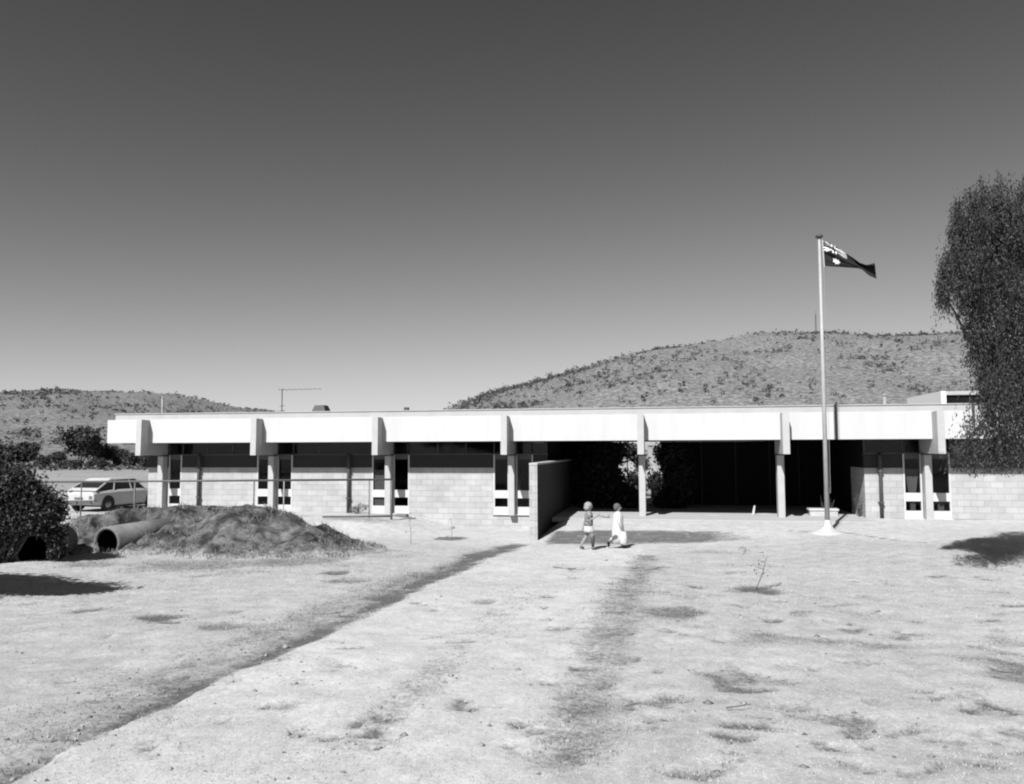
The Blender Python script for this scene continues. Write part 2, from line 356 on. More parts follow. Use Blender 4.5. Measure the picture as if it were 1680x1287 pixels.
# bare dark strip across the end of the track, tapering to the right
def apron(x, y):
    a = G(930, 870); b = G(1180, 871); c = G(1300, 884); d = G(1100, 893); e = G(940, 893)
    m = np.zeros_like(x)
    yt = np.interp(x, [a[0], b[0], c[0]], [a[1], b[1]-.1, c[1]]); yb = np.interp(x, [e[0], d[0], c[0]], [e[1], d[1]+.2, c[1]])
    m = sstep(.0, .12, yt-y)*sstep(-.25, .5, y-yb)*sstep(a[0]-.6, a[0]-.2, x)*sstep(c[0]+.2, b[0]-1.0, x)
    return .95*m
def mark_field(x, y):
    m = np.zeros_like(x)
    sx_, sy_ = x+.05*vnoise(x, y, .6, 21)+.035*vnoise(x, y, .12, 23), y+.06*vnoise(x, y, .5, 25)+.04*vnoise(x, y, .13, 26)
    wx = x+.15*vnoise(x, y, .5, 21)+.09*vnoise(x, y, .17, 23); wy = y+.16*vnoise(x, y, .55, 22)+.07*vnoise(x, y, .2, 24)
    for k, d, s in marks:
        if k == 'e':
            q = np.hypot((wx-d[0])/max(d[2], .05), (wy-d[1])/max(d[3], .05)); m = np.maximum(m, s*sstep(1.35, .45, q))
        else:
            P, W = d
            for i in range(len(P)-1):
                a, b = P[i], P[i+1]; ab = b-a; t = np.clip(((sx_-a[0])*ab[0]+(sy_-a[1])*ab[1])/(ab@ab), 0, 1)
                q = np.hypot(sx_-a[0]-t*ab[0], sy_-a[1]-t*ab[1])/(W[i]*(1-t)+W[i+1]*t); m = np.maximum(m, s*(1+.26*vnoise(x, y, .9, 27)+.34*vnoise(x, y, .28, 28)+.2*vnoise(x, y, .1, 29))*sstep(1.6+.5*vnoise(x, y, .3, 30), .3, q))
    m = np.maximum(m, apron(x, y))
    # middle distance beyond the car: grey flat field; scrubby ground under the trees
    far = sstep(38, 50, y)*.52+sstep(95, 120, y)*.1
    m = np.maximum(m, far+.06*vnoise(x, y, 5, 9)*(far > .1))
    return m
def build_ground():
    nr, nc = 760, 640
    r = 2.2*np.exp(np.linspace(0, math.log(2600/2.2), nr)); a = np.radians(np.linspace(-72, 72, nc))+YAW
    RR, AA = np.meshgrid(r, a, indexing='ij')
    X = -np.sin(AA)*RR*1.0; Y = np.cos(AA)*RR-5.0
    Z = ground(X, Y); mk = mark_field(X.ravel(), Y.ravel())
    # the ruts are shallow grooves
    Z = Z-(.035*mk*(Y.ravel() < 24)).reshape(Z.shape)
    V = np.stack([X, Y, Z], -1).reshape(-1, 3)
    i = np.arange((nr-1)*nc).reshape(nr-1, nc)[:, :-1].ravel()
    Fs = np.stack([i, i+nc, i+nc+1, i+1], 1)[:, ::-1]
    Fs = np.stack([i+1, i+nc+1, i+nc, i], 1)
    o = mesh_obj('ground', V, Fs, ground_material(), smooth=True)
    at = o.data.attributes.new('soil', 'FLOAT', 'POINT'); at.data.foreach_set('value', mk.astype(np.float32))  # dark marks: ruts, bare patches and some painted shade
    lp = [G(x, y) for x, y in ((0, 1280), (230, 1165), (480, 1055), (700, 950), (850, 895))]; rp_ = [G(x, y) for x, y in ((925, 1270), (960, 1150), (990, 1060), (1030, 965), (1065, 905))]
    xl = np.interp(Y.ravel(), [p[1] for p in lp], [p[0] for p in lp]); xr_ = np.interp(Y.ravel(), [p[1] for p in rp_], [p[0] for p in rp_])
    tk = sstep(-.1, .25, X.ravel()-xl)*sstep(-.15, .35, xr_-X.ravel())*sstep(23, 21, Y.ravel()); tk = np.maximum(tk, .55*sstep(21, 23, Y.ravel())*(Y.ravel() < 30))
    a2 = o.data.attributes.new('track', 'FLOAT', 'POINT'); a2.data.foreach_set('value', tk.astype(np.float32))
    n = o.data.polygons[len(o.data.polygons)//2].normal
    if n.z < 0: o.data.flip_normals()
    tag(o, kind='structure')
build_ground()
# ground behind the photographer
bk = MB(); bk.box(-60, 60, -60, -3.6, .2, .48); tag(bk.build('ground', noisy('ground_behind', .32, .27, 3., .95, .05)), kind='structure')

# ------------------------------------------------------------------ hills
def ridge(px_pts, dist, foot, back, name, xs_pad, shrubs, lab, n=420, m=90, seed=5):
    rr = np.random.default_rng(seed)
    px = np.array([p[0] for p in px_pts], float); py = np.array([p[1] for p in px_pts], float)
    az = []; el = []
    for x, y in zip(px, py):
        d = ray(x, y); az.append(math.atan2(d[0], d[1])); el.append(d[2]/math.hypot(d[0], d[1]))
    az = np.array(az); el = np.array(el)
    A = np.linspace(az.min()-xs_pad[0], az.max()+xs_pad[1], n)
    dR = dist*(1+.06*np.sin(A*9)); H = np.interp(A, az, el)*dR+EYE+.6
    H = np.maximum(H, 0.)
    T = np.linspace(-.0, 1.6, m)                                     # 0 foot, 1 ridge
    AA, TT = np.meshgrid(A, T, indexing='ij'); HH = H[:, None]; DD = dR[:, None]
    Rr = foot+(DD-foot)*TT
    prof = np.where(TT < 1, sstep(-.25, 1.12, TT)-sstep(-.25, 1.12, 0.), sstep(-.25, 1.12, 1.)-sstep(-.25, 1.12, 0.)-.9*(TT-1)**1.3)/(sstep(-.25, 1.12, 1.)-sstep(-.25, 1.12, 0.))
    X = np.sin(AA)*Rr; Y = np.cos(AA)*Rr
    gully = vnoise(X, Y, 55, seed)*.6+vnoise(X, Y, 22, seed+1)*.22+vnoise(X, Y, 9, seed+2)*.035
    Z = HH*prof+gully*HH*.13*np.clip(TT*2.5, 0, 1)*(np.where(TT < 1, 1-.75*sstep(.75, 1., TT), 1))-.6-1.6*(TT < .01)
    V = np.stack([X, Y, Z], -1).reshape(-1, 3)
    i = (np.arange(n-1)[:, None]*m+np.arange(m-1)[None, :]).ravel()
    Fs = np.stack([i, i+m, i+m+1, i+1], 1)
    o = mesh_obj(name, V, Fs, M['hill'], smooth=False); tag(o, kind='structure')
    if np.mean([p.normal.z for p in o.data.polygons[:200]]) < 0: o.data.flip_normals()
    # scrub scattered over the slope: more of it near the crest and in the hollows
    k = rr.integers(0, n-1, shrubs*3); q = rr.uniform(.15, 1.05, shrubs*3); kk = (q/1.6*(m-1)).astype(int)
    dens = .35+.5*(gully[k, kk] < 0)+.25*(q > .85)
    cl = vnoise(X[k, kk], Y[k, kk], 16, seed+7)+.6*vnoise(X[k, kk], Y[k, kk], 6, seed+8); dens = dens*np.clip(.5+1.6*cl, .12, 2)
    sel = rr.uniform(0, 1, len(k)) < dens*.6; k, kk = k[sel], kk[sel]
    P = np.stack([X[k, kk], Y[k, kk], Z[k, kk]], 1)+np.stack([rr.normal(0, 2, len(k)), rr.normal(0, 2, len(k)), np.zeros(len(k))], 1)
    sz = rr.gamma(1.3, .42, len(k))+.32
    K = 16; sz = np.minimum(sz, 2.6); pts = (P[:, None, :]+rr.normal(size=(len(k), K, 3))*sz[:, None, None]*[.34, .34, .26]+[0, 0, .3]*np.ones((1, K, 1))*sz[:, None, None]).reshape(-1, 3)
    Vl, Fl = leaf_mesh(pts, (np.minimum(np.repeat(sz, K), 1.8)*.5)[:, None], aspect=1.4, rr=rr)
    s = mesh_obj('hill_scrub', Vl, Fl, M['scrub']); tag(s, lab, 'shrubs', kind='stuff')
M['hill'] = noisy('stony_hillside', .10, .20, .6, .95, .1, .8, scale2=1.1, lo=.40, hi=.60, bdist=.6)
ridge([(690, 700), (738, 669), (800, 646), (860, 630), (930, 612), (960, 601), (1020, 588), (1080, 577), (1180, 564), (1290, 551), (1345, 549), (1400, 551), (1470, 552), (1560, 549), (1640, 556), (1760, 575), (2000, 600), (2300, 640)],
      430, 190, 0, 'hill', (.0, .0), 11000, 'low scrub dotting the big stony hill behind the building', n=620, m=110, seed=31)
ridge([(-700, 640), (-400, 630), (-150, 640), (0, 645), (50, 643), (95, 640), (140, 645), (190, 648), (255, 651), (290, 653), (330, 660), (390, 669), (450, 676), (520, 690)],
      560, 230, 0, 'hill', (.0, .0), 8500, 'low scrub dotting the long low hill at the far left', n=520, m=100, seed=61)

# ------------------------------------------------------------------ the building
COLX = [-18.754+4.5237*i for i in range(8)]
YB, YF, YW = 26.37, 26.87, 28.0                                      # beam ends, fascia, wall face
XE, XR = -19.32, 14.6                                                # ends of the walls
ZB, ZF, ZT, ZC = 2.10, 2.56, 3.42, 3.66
B = thing('school_building', (-2.5, 30, 0), 'long low white flat roofed building with block walls and a dark open entry bay', 'building')
# fascia: one panel per bay, butting at the beams
xs = [-20.30]+[x+.10 for x in COLX]+[XR+.8]
for a, b in zip(xs[:-1], xs[1:]):
    MB().bbox(a+.004, b-.004, YF, YF+.12, ZF, ZT, .008).build('fascia_panel', M['white'], B)
MB().box(-20.02, XR+.8, YF+.07, YF+.30, ZT+.002, ZC-.03).box(-20.05, XR+.8, YF+.04, YF+.33, ZC-.03, ZC).build('roof_edge', M['cap'], B)
# roof as slabs round the courtyard
rf = MB()
CX0, CX1, CY0, CY1 = -5.5, 4.5, 34.4, 42.0
rf.box(-20.0, XR+.8, YF+.335, CY0, 3.2, ZC-.06).box(-20.0, CX0, CY0+.003, 46, 3.2, ZC-.063).box(CX1, XR+.8, CY0+.003, 46, 3.2, ZC-.066).box(CX0, CX1, CY1, 46, 3.2, ZC-.069)
rf.build('roof', noisy('roof_sheet', .2, .15, 2., .8, .3), B)
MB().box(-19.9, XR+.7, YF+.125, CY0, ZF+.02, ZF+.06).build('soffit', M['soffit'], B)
for i, x in enumerate(COLX):
    w = .21
    MB().hexa([(x, YB, ZB), (x+w, YB, ZB), (x+w, 28.2, ZB), (x, 28.2, ZB)], [(x, YB+.02, ZT-.015), (x+w, YB+.02, ZT-.015), (x+w, 28.2, ZT-.015), (x, 28.2, ZT-.015)]).build('beam', M['beam'], B)
    MB().bbox(x+.0, x+w+.01, 27.72, 28.06, -.02, ZB-.01, .012).build('column', M['beam'], B)
    for bz in (2.0,):
        MB().box(x-.03, x+w+.04, 27.69, 28.09, ZB-.05, ZB-.003).build('bearing_plate', M['pipe'], B)
# walls between the windows; blocks to 1.63, dark boarding above, clerestory glazing to the soffit
def seg(x0, x1, z0=0.):
    MB().box(x0, x1, YW, YW+.2, z0, 1.63).build('block_wall', M['block'], B)
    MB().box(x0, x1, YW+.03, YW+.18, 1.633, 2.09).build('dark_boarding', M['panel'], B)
    MB().box(x0, x1, YW-.012, YW+.19, 2.093, 2.125).build('clerestory_sill', M['mull'], B)
    n = max(1, round((x1-x0)/.98)); d = (x1-x0)/n
    for k in range(n):
        a, b = x0+k*d, x0+(k+1)*d
        f = MB().box(a, a+.03, YW+.02, YW+.08, 2.128, ZF+.018).box(a+.03, b, YW+.02, YW+.08, ZF-.02, ZF+.017).build('clerestory_window', M['mull'], B)
        MB().box(a+.031, b-.001, YW+.045, YW+.055, 2.128, ZF-.021).build('pane', M['glass'], f)
curt = {(2, 0): 1, (6, 0): 2, (6, 1): 3, (3, 1): 4, (1, 1): 0}
def window(x0, x1, key):
    fr = .045; z1 = 1.93
    m = MB()
    m.box(x0, x0+fr, YW-.01, YW+.08, 0.0, 2.09).box(x1-fr, x1, YW-.01, YW+.08, 0.0, 2.09)
    m.box(x0+fr, x1-fr, YW-.008, YW+.078, .0, .255).box(x0+fr, x1-fr, YW-.008, YW+.078, .56, .83)
    f = m.build('window', M['frame'], B)
    MB().box(x0+fr, x1-fr, YW+.0, YW+.07, z1, 2.088).build('head_panel', M['mull'], f)
    MB().box(x0-.03, x1+.03, YW-.06, YW-.011, -.03, .012).build('sill', M['frame'], f)
    MB().box(x0, x1, YW-.012, YW+.07, 2.093, 2.125).box(x0, x0+.03, YW+.02, YW+.08, 2.128, ZF+.018).build('transom', M['mull'], f)
    for a, b in ((.255, .56), (.83, z1), (2.128, ZF+.016)): MB().box(x0+fr+.001, x1-fr-.001, YW+.03, YW+.036, a+.001, b-.001).build('pane', M['glass'], f)
    k = curt.get(key, 0)
    def cloth(a, b, z0, z1, a2=None, b2=None):
        a2 = a if a2 is None else a2; b2 = b if b2 is None else b2; n = 14; V = []; 
        for i in range(n+1):
            t = i/n; y = YW+.075+.012*math.sin(i*2.2)
            V += [(a2+(b2-a2)*t, y, z0), (a+(b-a)*t, y, z1)]
        MB().add(V, [(2*i, 2*i+2, 2*i+3, 2*i+1) for i in range(n)]).build('curtain', M['curtain'], f)
    if k == 1: cloth(x0+fr, x1-fr, .84, 1.55); cloth(x0+fr, x1-fr, .265, .55)
    if k == 2: cloth(x0+.06, x1-.06, .84, 1.6, x0+.17, x1-.17); cloth(x0+.2, x1-.2, .265, .55)
    if k == 3: cloth(x0+.22, x1-.2, .265, .54)
    if k == 4: cloth(x0+.06, x0+.14, .84, 1.2); 
for i in range(8):
    if i in (4, 5): continue
    x = COLX[i]
    if i > 0 and i < 7: window(x-.575, x-.02, (i, 0))
    if i == 0: window(x+.30, x+.84, (i, 1))
    elif i < 7: window(x+.235, x+.84, (i, 1))
seg(XE, COLX[0]+.30)
for i in range(0, 3): seg(COLX[i]+.84, COLX[i+1]-.575)
XL = -3.83; XQ = 6.63
seg(COLX[3]+.84, XL); seg(XQ, COLX[6]-.575); seg(COLX[6]+.84, XR)
for i in (1, 2, 3, 6):                                               # wall strip behind each column between its two windows
    MB().box(COLX[i]-.02, COLX[i]+.235, YW+.07, YW+.19, -.02, ZF+.015).build('pier', M['beam'], B)
# plinth where the ground drops
MB().box(-8.9, XL, YW+.004, YW+.21, -.9, -.002).build('plinth', M['block'], B)
MB().box(XE, -8.9, YW+.004, YW+.21, -.4, -.006).build('plinth', M['conc_w'], B)
# interior, side and return walls
for a, b in ((XE+.2, XL-.21), (XQ+.21, XR-.2)):
    MB().box(a, b, 29.6, 29.7, 0, 2.5).build('interior_wall', M['inside'], B); MB().box(a, b, YW+.22, 29.59, -.02, .0).build('interior_floor', M['inside'], B)
MB().box(XE, XE+.19, YW+.203, 45.8, -.6, 3.19).build('end_wall', M['block'], B)
MB().box(XR, XR+.19, YW+.203, 45.8, -.3, 3.19).build('end_wall', M['block'], B)
MB().box(XE, XR, 45.6, 45.79, -.6, 3.19).build('rear_wall', M['block'], B)
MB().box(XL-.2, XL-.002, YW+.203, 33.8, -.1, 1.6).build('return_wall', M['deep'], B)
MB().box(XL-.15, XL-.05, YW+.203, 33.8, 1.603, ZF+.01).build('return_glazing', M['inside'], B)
MB().box(XQ+.002, XQ+.2, YW+.203, 29.9, -.05, 1.63).build('return_wall', M['block'], B)
MB().box(XQ+.03, XQ+.18, YW+.203, 29.9, 1.633, ZF+.01).box(XQ+.03, XQ+.18, 29.903, 33.8, -.05, ZF+.01).build('return_boarding_shade', M['deep'], B)  # boarding on top; inner stretch coloured dark for the recess shade
# back of the entry recess, with the gap that looks through to the courtyard
ga, gb = atY(1003, 780, 33.6)[0], atY(1086, 780, 33.6)[0]
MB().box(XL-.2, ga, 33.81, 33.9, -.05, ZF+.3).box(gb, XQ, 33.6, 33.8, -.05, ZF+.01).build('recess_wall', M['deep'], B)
for px in (1150, 1206, 1262, 1310):
    x = atY(px, 780, 33.5)[0]; MB().box(x, x+.06, 33.52, 33.598, 0, ZF).build('door_frame', M['panel'], B)
dx = atY(1068, 825, 33.7)[0]; MB().box(dx-.0, dx+.42, 33.62, 33.70, 0, .9).build('low_panel', material('grey_panel', .5, .8), B)
MB().box(CX0+.1, CX1-.1, 41.7, 41.9, -.2, 3.19).build('courtyard_wall', noisy('courtyard_paint', .36, .2, 1.2, .8, .2), B)
MB().box(CX0-.1, CX0+.08, CY0, 41.9, -.2, 3.19).box(CX1-.08, CX1+.1, CY0, 41.9, -.2, 3.19).build('courtyard_side_wall', M['block'], B)
# paved floor of the entry
MB().box(XL, XQ, 26.6, 41.6, -.12, .012).build('entry_floor', noisy('entry_paving', .36, .32, 2.5, .95, .1, .1), B)
# downpipes and the dark joint in the fascia
for px, b in ((326, 0), (572, 0), (1445, 0)):
    x = atY(px, 800, YW-.08)[0]
    d = MB().tube([(x, YW-.10, -.05), (x, YW-.10, 2.02), (x, YW-.02, 2.1)], .062, 12).build('downpipe', M['pipe'], B, True)
    for z in (.5, 1.5): MB().box(x-.08, x+.08, YW-.17, YW-.002, z, z+.04).build('bracket', M['pipe'], d)
for px in (1372, 1597):
    x = atY(px, 690, YF)[0]; z0 = ZF if px < 1500 else 3.0
    MB().box(x-.036, x+.036, YF-.05, YF-.003, z0, ZC+.01).build('rainwater_pipe', M['pipe'], B)
# roof furniture
def roof_pipe(px, top, y, r, m='pole'):
    a = atY(px, top, y); MB().tube([(a[0], y, 3.5), (a[0], y, a[2])], r, 10).lathe([(r*1.5, a[2]-.03), (r*1.6, a[2]), (r*.5, a[2]+.03)], (a[0], y, 0), 10).build('vent_pipe', M[m], B)
roof_pipe(267, 652, 33, .045); roof_pipe(1451, 648, 32, .07)
c = atY(526, 674, 31.5); MB().hexa([(c[0]-.42, 31.2, 3.55), (c[0]+.42, 31.2, 3.55), (c[0]+.42, 32, 3.55), (c[0]-.42, 32, 3.55)],
    [(c[0]-.2, 31.35, c[2]+.22), (c[0]+.2, 31.35, c[2]+.22), (c[0]+.2, 31.8, c[2]+.22), (c[0]-.2, 31.8, c[2]+.22)]).build('roof_ventilator', M['pipe'], B)
c = atY(667, 670, 31.5); MB().hexa([(c[0]-.12, 31.4, 3.55), (c[0]+.12, 31.4, 3.55), (c[0]+.12, 31.6, 3.55), (c[0]-.12, 31.6, 3.55)],
    [(c[0]-.08, 31.4, c[2]+.03), (c[0]+.08, 31.4, c[2]+.03), (c[0]+.08, 31.6, c[2]+.03), (c[0]-.08, 31.6, c[2]+.03)]).build('roof_ventilator', M['pipe'], B)
# plant room on the roof: side wall coloured extra pale for sunlight, dark front under a pale slab
y0 = 29.6; a = atY(1552, 642, y0); bk_ = 33.4; xr = a[0]+3.4
pr = MB().box(a[0]-.16, a[0]+.0, y0, bk_, 3.58, a[2]).build('plant_room', noisy('plant_room_sheet', .72, .66, 4, .8, .3, stretch=(1, 14, 1)), B)
MB().box(a[0]+.002, xr, y0+.5, bk_-.1, 3.58, a[2]-.18).build('louvre_front', M['pipe'], pr)
MB().box(a[0]+.003, xr+.2, y0-.0, bk_, a[2]-.13, a[2]-.002).build('roof_slab', M['cap'], pr)
# television aerial
am = atY(463, 640, 31.0); ax, az_ = am[0], am[2]
an = MB().tube([(ax, 31, 3.5), (ax, 31, az_+.05)], .022, 6).build('aerial_mast', M['pipe'], B)
bm = MB(); dirv = np.array([1.0, .25, .03]); dirv /= np.linalg.norm(dirv); pv = np.array([-.25, 1.0, 0])
p0 = np.array([ax-.15, 31., az_]); bm.tube([p0, p0+dirv*1.75], .007, 5)
for k in range(9):
    q = p0+dirv*(.08+k*.2); h = .42-.02*k; bm.tube([q-pv*h, q+pv*h], .007, 4)
bm.build('aerial_boom', M['rail'], an)
e = MB()
for z in (3.75, 3.9, 4.1): e.tube([(ax-.1, 31, z), (ax+.12, 31, z+.02)], .012, 5)
e.build('aerial_bracket', M['pipe'], an)

# ------------------------------------------------------------------ screen wall
sw = G(882, 887); sx1 = sw[0]; sx0 = atY(868.5, 850, sw[1])[0]; sy = sw[1]; zt = atY(880, 760, sy)[2]
o = thing('screen_wall', ((sx0+sx1)/2, sy, -.4), '', 'wall')
MB().bbox(sx0, sx1-.05, sy, 33.59, -.9, zt-.06, .01).bbox(sx1-.05, sx1, sy, sy+.06, -.9, zt-.06, .005).build('pale_pier', M['block'], o)
MB().box(sx1-.05, sx1-.003, sy+.061, 33.58, -.9, zt-.063).build('dark_right_face', M['block_d'], o)  # right face coloured far darker than the rest of the wall
MB().bbox(sx0-.005, sx1+.008, sy-.008, 33.585, zt-.058, zt, .008).build('coping', M['conc_w'], o)

tag(o, 'long screen wall left of the entry, pale at its end and dark along its right face', 'wall')

# ------------------------------------------------------------------ flagpole and flag
pb = G(1358, 874); px_, py_, pz_ = pb
top = atY(1344, 391, py_); 
P = thing('flagpole', (px_, py_, pz_), 'tall white flagpole on a flared concrete foot in front of the entry', 'flagpole')
lean = top[0]-px_
MB().tube([(px_, py_, pz_+.1), (px_+lean*.5, py_, pz_+4.3), (px_+lean, py_, top[2])], [.068, .055, .036], 14).build('pole', M['pole'], P, True)
MB().lathe([(.055, 0), (.10, .02), (.11, .05), (.10, .08), (.03, .12)], (px_+lean, py_, top[2]), 12).build('truck_cap', M['pipe'], P, True)
MB().lathe([(.50, -.12), (.48, .01), (.34, .03), (.19, .09), (.125, .18), (.095, .29), (.08, .34), (.065, .35)], (px_, py_, pz_), 24).build('concrete_foot', M['conc_w'], P, True)
hl = MB().tube([(px_+.09, py_-.07, pz_+1.1), (px_+.10+lean*.5, py_-.06, pz_+4.4), (px_+lean+.09, py_-.03, top[2]-.02)], .006, 5).build('halyard', M['rail_l'], P)
MB().box(px_+.05, px_+.1, py_-.09, py_-.05, pz_+1.1, pz_+1.25).build('cleat', M['pipe'], P)
# flag: the cloth hangs from the hoist and twists near the fly; its colours follow the cloth
def flag_col(u, v):                                                   # u 0..1 from the hoist, v 0..1 from the bottom
    navy, wh, red = .018, .80, .10
    if u < .5 and v > .60:
        a = (u/.5-.5)*2; b = (v-.6)*5-1; 
        if abs(a) < .10 or abs(b) < .18: return red
        if abs(a) < .18 or abs(b) < .34: return wh
        d = min(abs(a-b), abs(a+b))
        if d < .10: return red
        if d < .26: return wh
        return navy
    cx, cy, r0 = .25, .25, .155
    dx, dy = (u-cx)*2, (v-cy); rr_ = math.hypot(dx, dy); th = math.atan2(dx, dy); k = (th/(2*math.pi/7)) % 1; k = min(k, 1-k)*2
    if rr_ < r0*(1-.45*k): return wh
    for sx_, sy_, s_ in ((.75, .17, .07), (.75, .83, .07), (.63, .55, .07), (.87, .62, .07), (.80, .46, .04)):
        dx, dy = (u-sx_)*2, v-sy_; rr_ = math.hypot(dx, dy); th = math.atan2(dx, dy); k = (th/(2*math.pi/7)) % 1; k = min(k, 1-k)*2
        if rr_ < s_*(1-.5*k): return wh
    return navy
FT = [(0, 1350.5, 396), (.15, 1360, 398.5), (.28, 1370, 404), (.45, 1386, 415), (.6, 1400, 424), (.72, 1411, 432), (.85, 1422, 435), (1, 1435, 432)]
FB = [(0, 1353.5, 437), (.2, 1371, 438), (.45, 1393, 439.5), (.62, 1408, 440.5), (.74, 1414, 442.5), (.88, 1426, 452), (1, 1438, 457.5)]
nu, nv = 110, 60; V = []; cols = []; fy = py_-.02
for i in range(nu+1):
    u = i/nu
    t_ = [np.interp(u, [q[0] for q in FT], [q[k] for q in FT]) for k in (1, 2)]; b_ = [np.interp(u, [q[0] for q in FB], [q[k] for q in FB]) for k in (1, 2)]
    for j in range(nv+1):
        v = j/nv
        # the canton is gathered in: cloth near the top edge is folded over
        vv = v**1.0
        X = b_[0]*(1-vv)+t_[0]*vv; Yp = b_[1]*(1-vv)+t_[1]*vv
        dep = .10*math.sin(u*13+v*2.)*(.2+u)+.22*u*math.sin(v*5+u*6)+.07*math.sin(v*17+u*9)*v
        q = atY(X, Yp, fy+dep*.8); V.append(q)
        vf = v*.98 if u < .5 else v*.72                             # folds hide part of the upper fly
        cu = u*.86 if u < .6 else .02+.49
        cols.append(flag_col(min(u*1.05, 1) if u < .47 else min(.5+(u-.47)*.22, 1), vf if u < .5 else min(vf*.45, .40)))
i = (np.arange(nu)[:, None]*(nv+1)+np.arange(nv)[None, :]).ravel()
Fs = np.stack([i, i+nv+1, i+nv+2, i+1], 1)
fm = material('flag_cloth', .02, .8, .15); an_ = fm.node_tree.nodes.new('ShaderNodeAttribute'); an_.attribute_name = 'dye'
fm.node_tree.links.new(an_.outputs['Fac'], fm.node_tree.nodes['Principled BSDF'].inputs['Base Color'])
fo = mesh_obj('flag', V, Fs, fm, None, True, origin=tuple(V[nv]))
at = fo.data.attributes.new('dye', 'FLOAT', 'POINT'); at.data.foreach_set('value', np.array(cols, np.float32))
md = fo.modifiers.new('cloth', 'SOLIDIFY'); md.thickness = .006
tag(fo, 'dark flag with pale crosses in its corner and a white star, streaming from the pole', 'flag')
hs = MB(); a0 = np.array(V[0]); a1 = np.array(V[nv]); hs.tube([a0+[-.02, 0, -.02], a1+[-.02, 0, .03]], .014, 6).build('hoist_band', M['frame'], fo)

# ------------------------------------------------------------------ railing
rp = [(-40, 791.5, 25.3), (643, 787, 26.6)]
ra = atD(-40, 792, 26.5); rb = atD(643, 787, 26.9)
RL = thing('railing', (rb[0], rb[1], 0), 'thin steel pipe railing running in front of the left half of the building', 'railing')
def railpt(px):
    # point of the rail line seen at column px
    d = ray(px, 790); n = np.array([rb[1]-ra[1], -(rb[0]-ra[0])]); t = (n@np.array(ra[:2]))/(n@d[:2]); p = d[:2]*t
    k = np.linalg.norm(p-ra[:2])/np.linalg.norm(rb[:2]-ra[:2]); return np.array([p[0], p[1], ra[2]+(rb[2]-ra[2])*k])
MB().tube([ra, rb], .034, 10).build('handrail', M['rail'], RL, True)
for px, m, r in ((134, 'rail', .022), (221.5, 'rail', .03), (417, 'rail', .024), (466, 'rail_l', .02), (606, 'rail', .018), (642.5, 'rail', .04)):
    q = railpt(px); MB().tube([(q[0], q[1], -.7), (q[0], q[1], q[2]-.02)], r, 8).build('post', M[m], RL, True)
q1 = railpt(530); q2 = railpt(643); MB().tube([(q1[0], q1[1], .05), (q2[0], q2[1], .06)], .03, 8).build('lower_rail', M['rail'], RL, True)
q1 = railpt(100); q2 = railpt(160); MB().tube([(q1[0], q1[1], .62), (q2[0], q2[1], .62)], .018, 8).build('lower_rail', M['rail'], RL, True)

# ------------------------------------------------------------------ earth mound with culvert pipes
def mound_material():
    m = M['soil']; t = m.node_tree; N = t.nodes; L = t.links; b = N['Principled BSDF']; src = b.inputs['Base Color'].links[0].from_socket
    a = N.new('ShaderNodeAttribute'); a.attribute_name = 'cover'; n = N.new('ShaderNodeTexNoise'); n.inputs['Scale'].default_value = 5; n.inputs['Detail'].default_value = 8; n.inputs['Roughness'].default_value = .75
    tc = N.new('ShaderNodeTexCoord'); L.new(tc.outputs['Object'], n.inputs['Vector'])
    s1 = N.new('ShaderNodeMath'); s1.operation = 'MULTIPLY_ADD'; L.new(n.outputs['Fac'], s1.inputs[0]); s1.inputs[1].default_value = 1.8; s1.inputs[2].default_value = -.9
    s2 = N.new('ShaderNodeMath'); L.new(s1.outputs[0], s2.inputs[0]); L.new(a.outputs['Fac'], s2.inputs[1])
    rr = N.new('ShaderNodeMapRange'); rr.inputs[1].default_value = -.12; rr.inputs[2].default_value = .42; L.new(s2.outputs[0], rr.inputs[0])
    mx = N.new('ShaderNodeMix'); mx.data_type = 'FLOAT'; L.new(rr.outputs[0], mx.inputs[0]); mx.inputs[2].default_value = .30; L.new(src, mx.inputs[3]); L.new(mx.outputs[0], b.inputs['Base Color'])
mound_material()
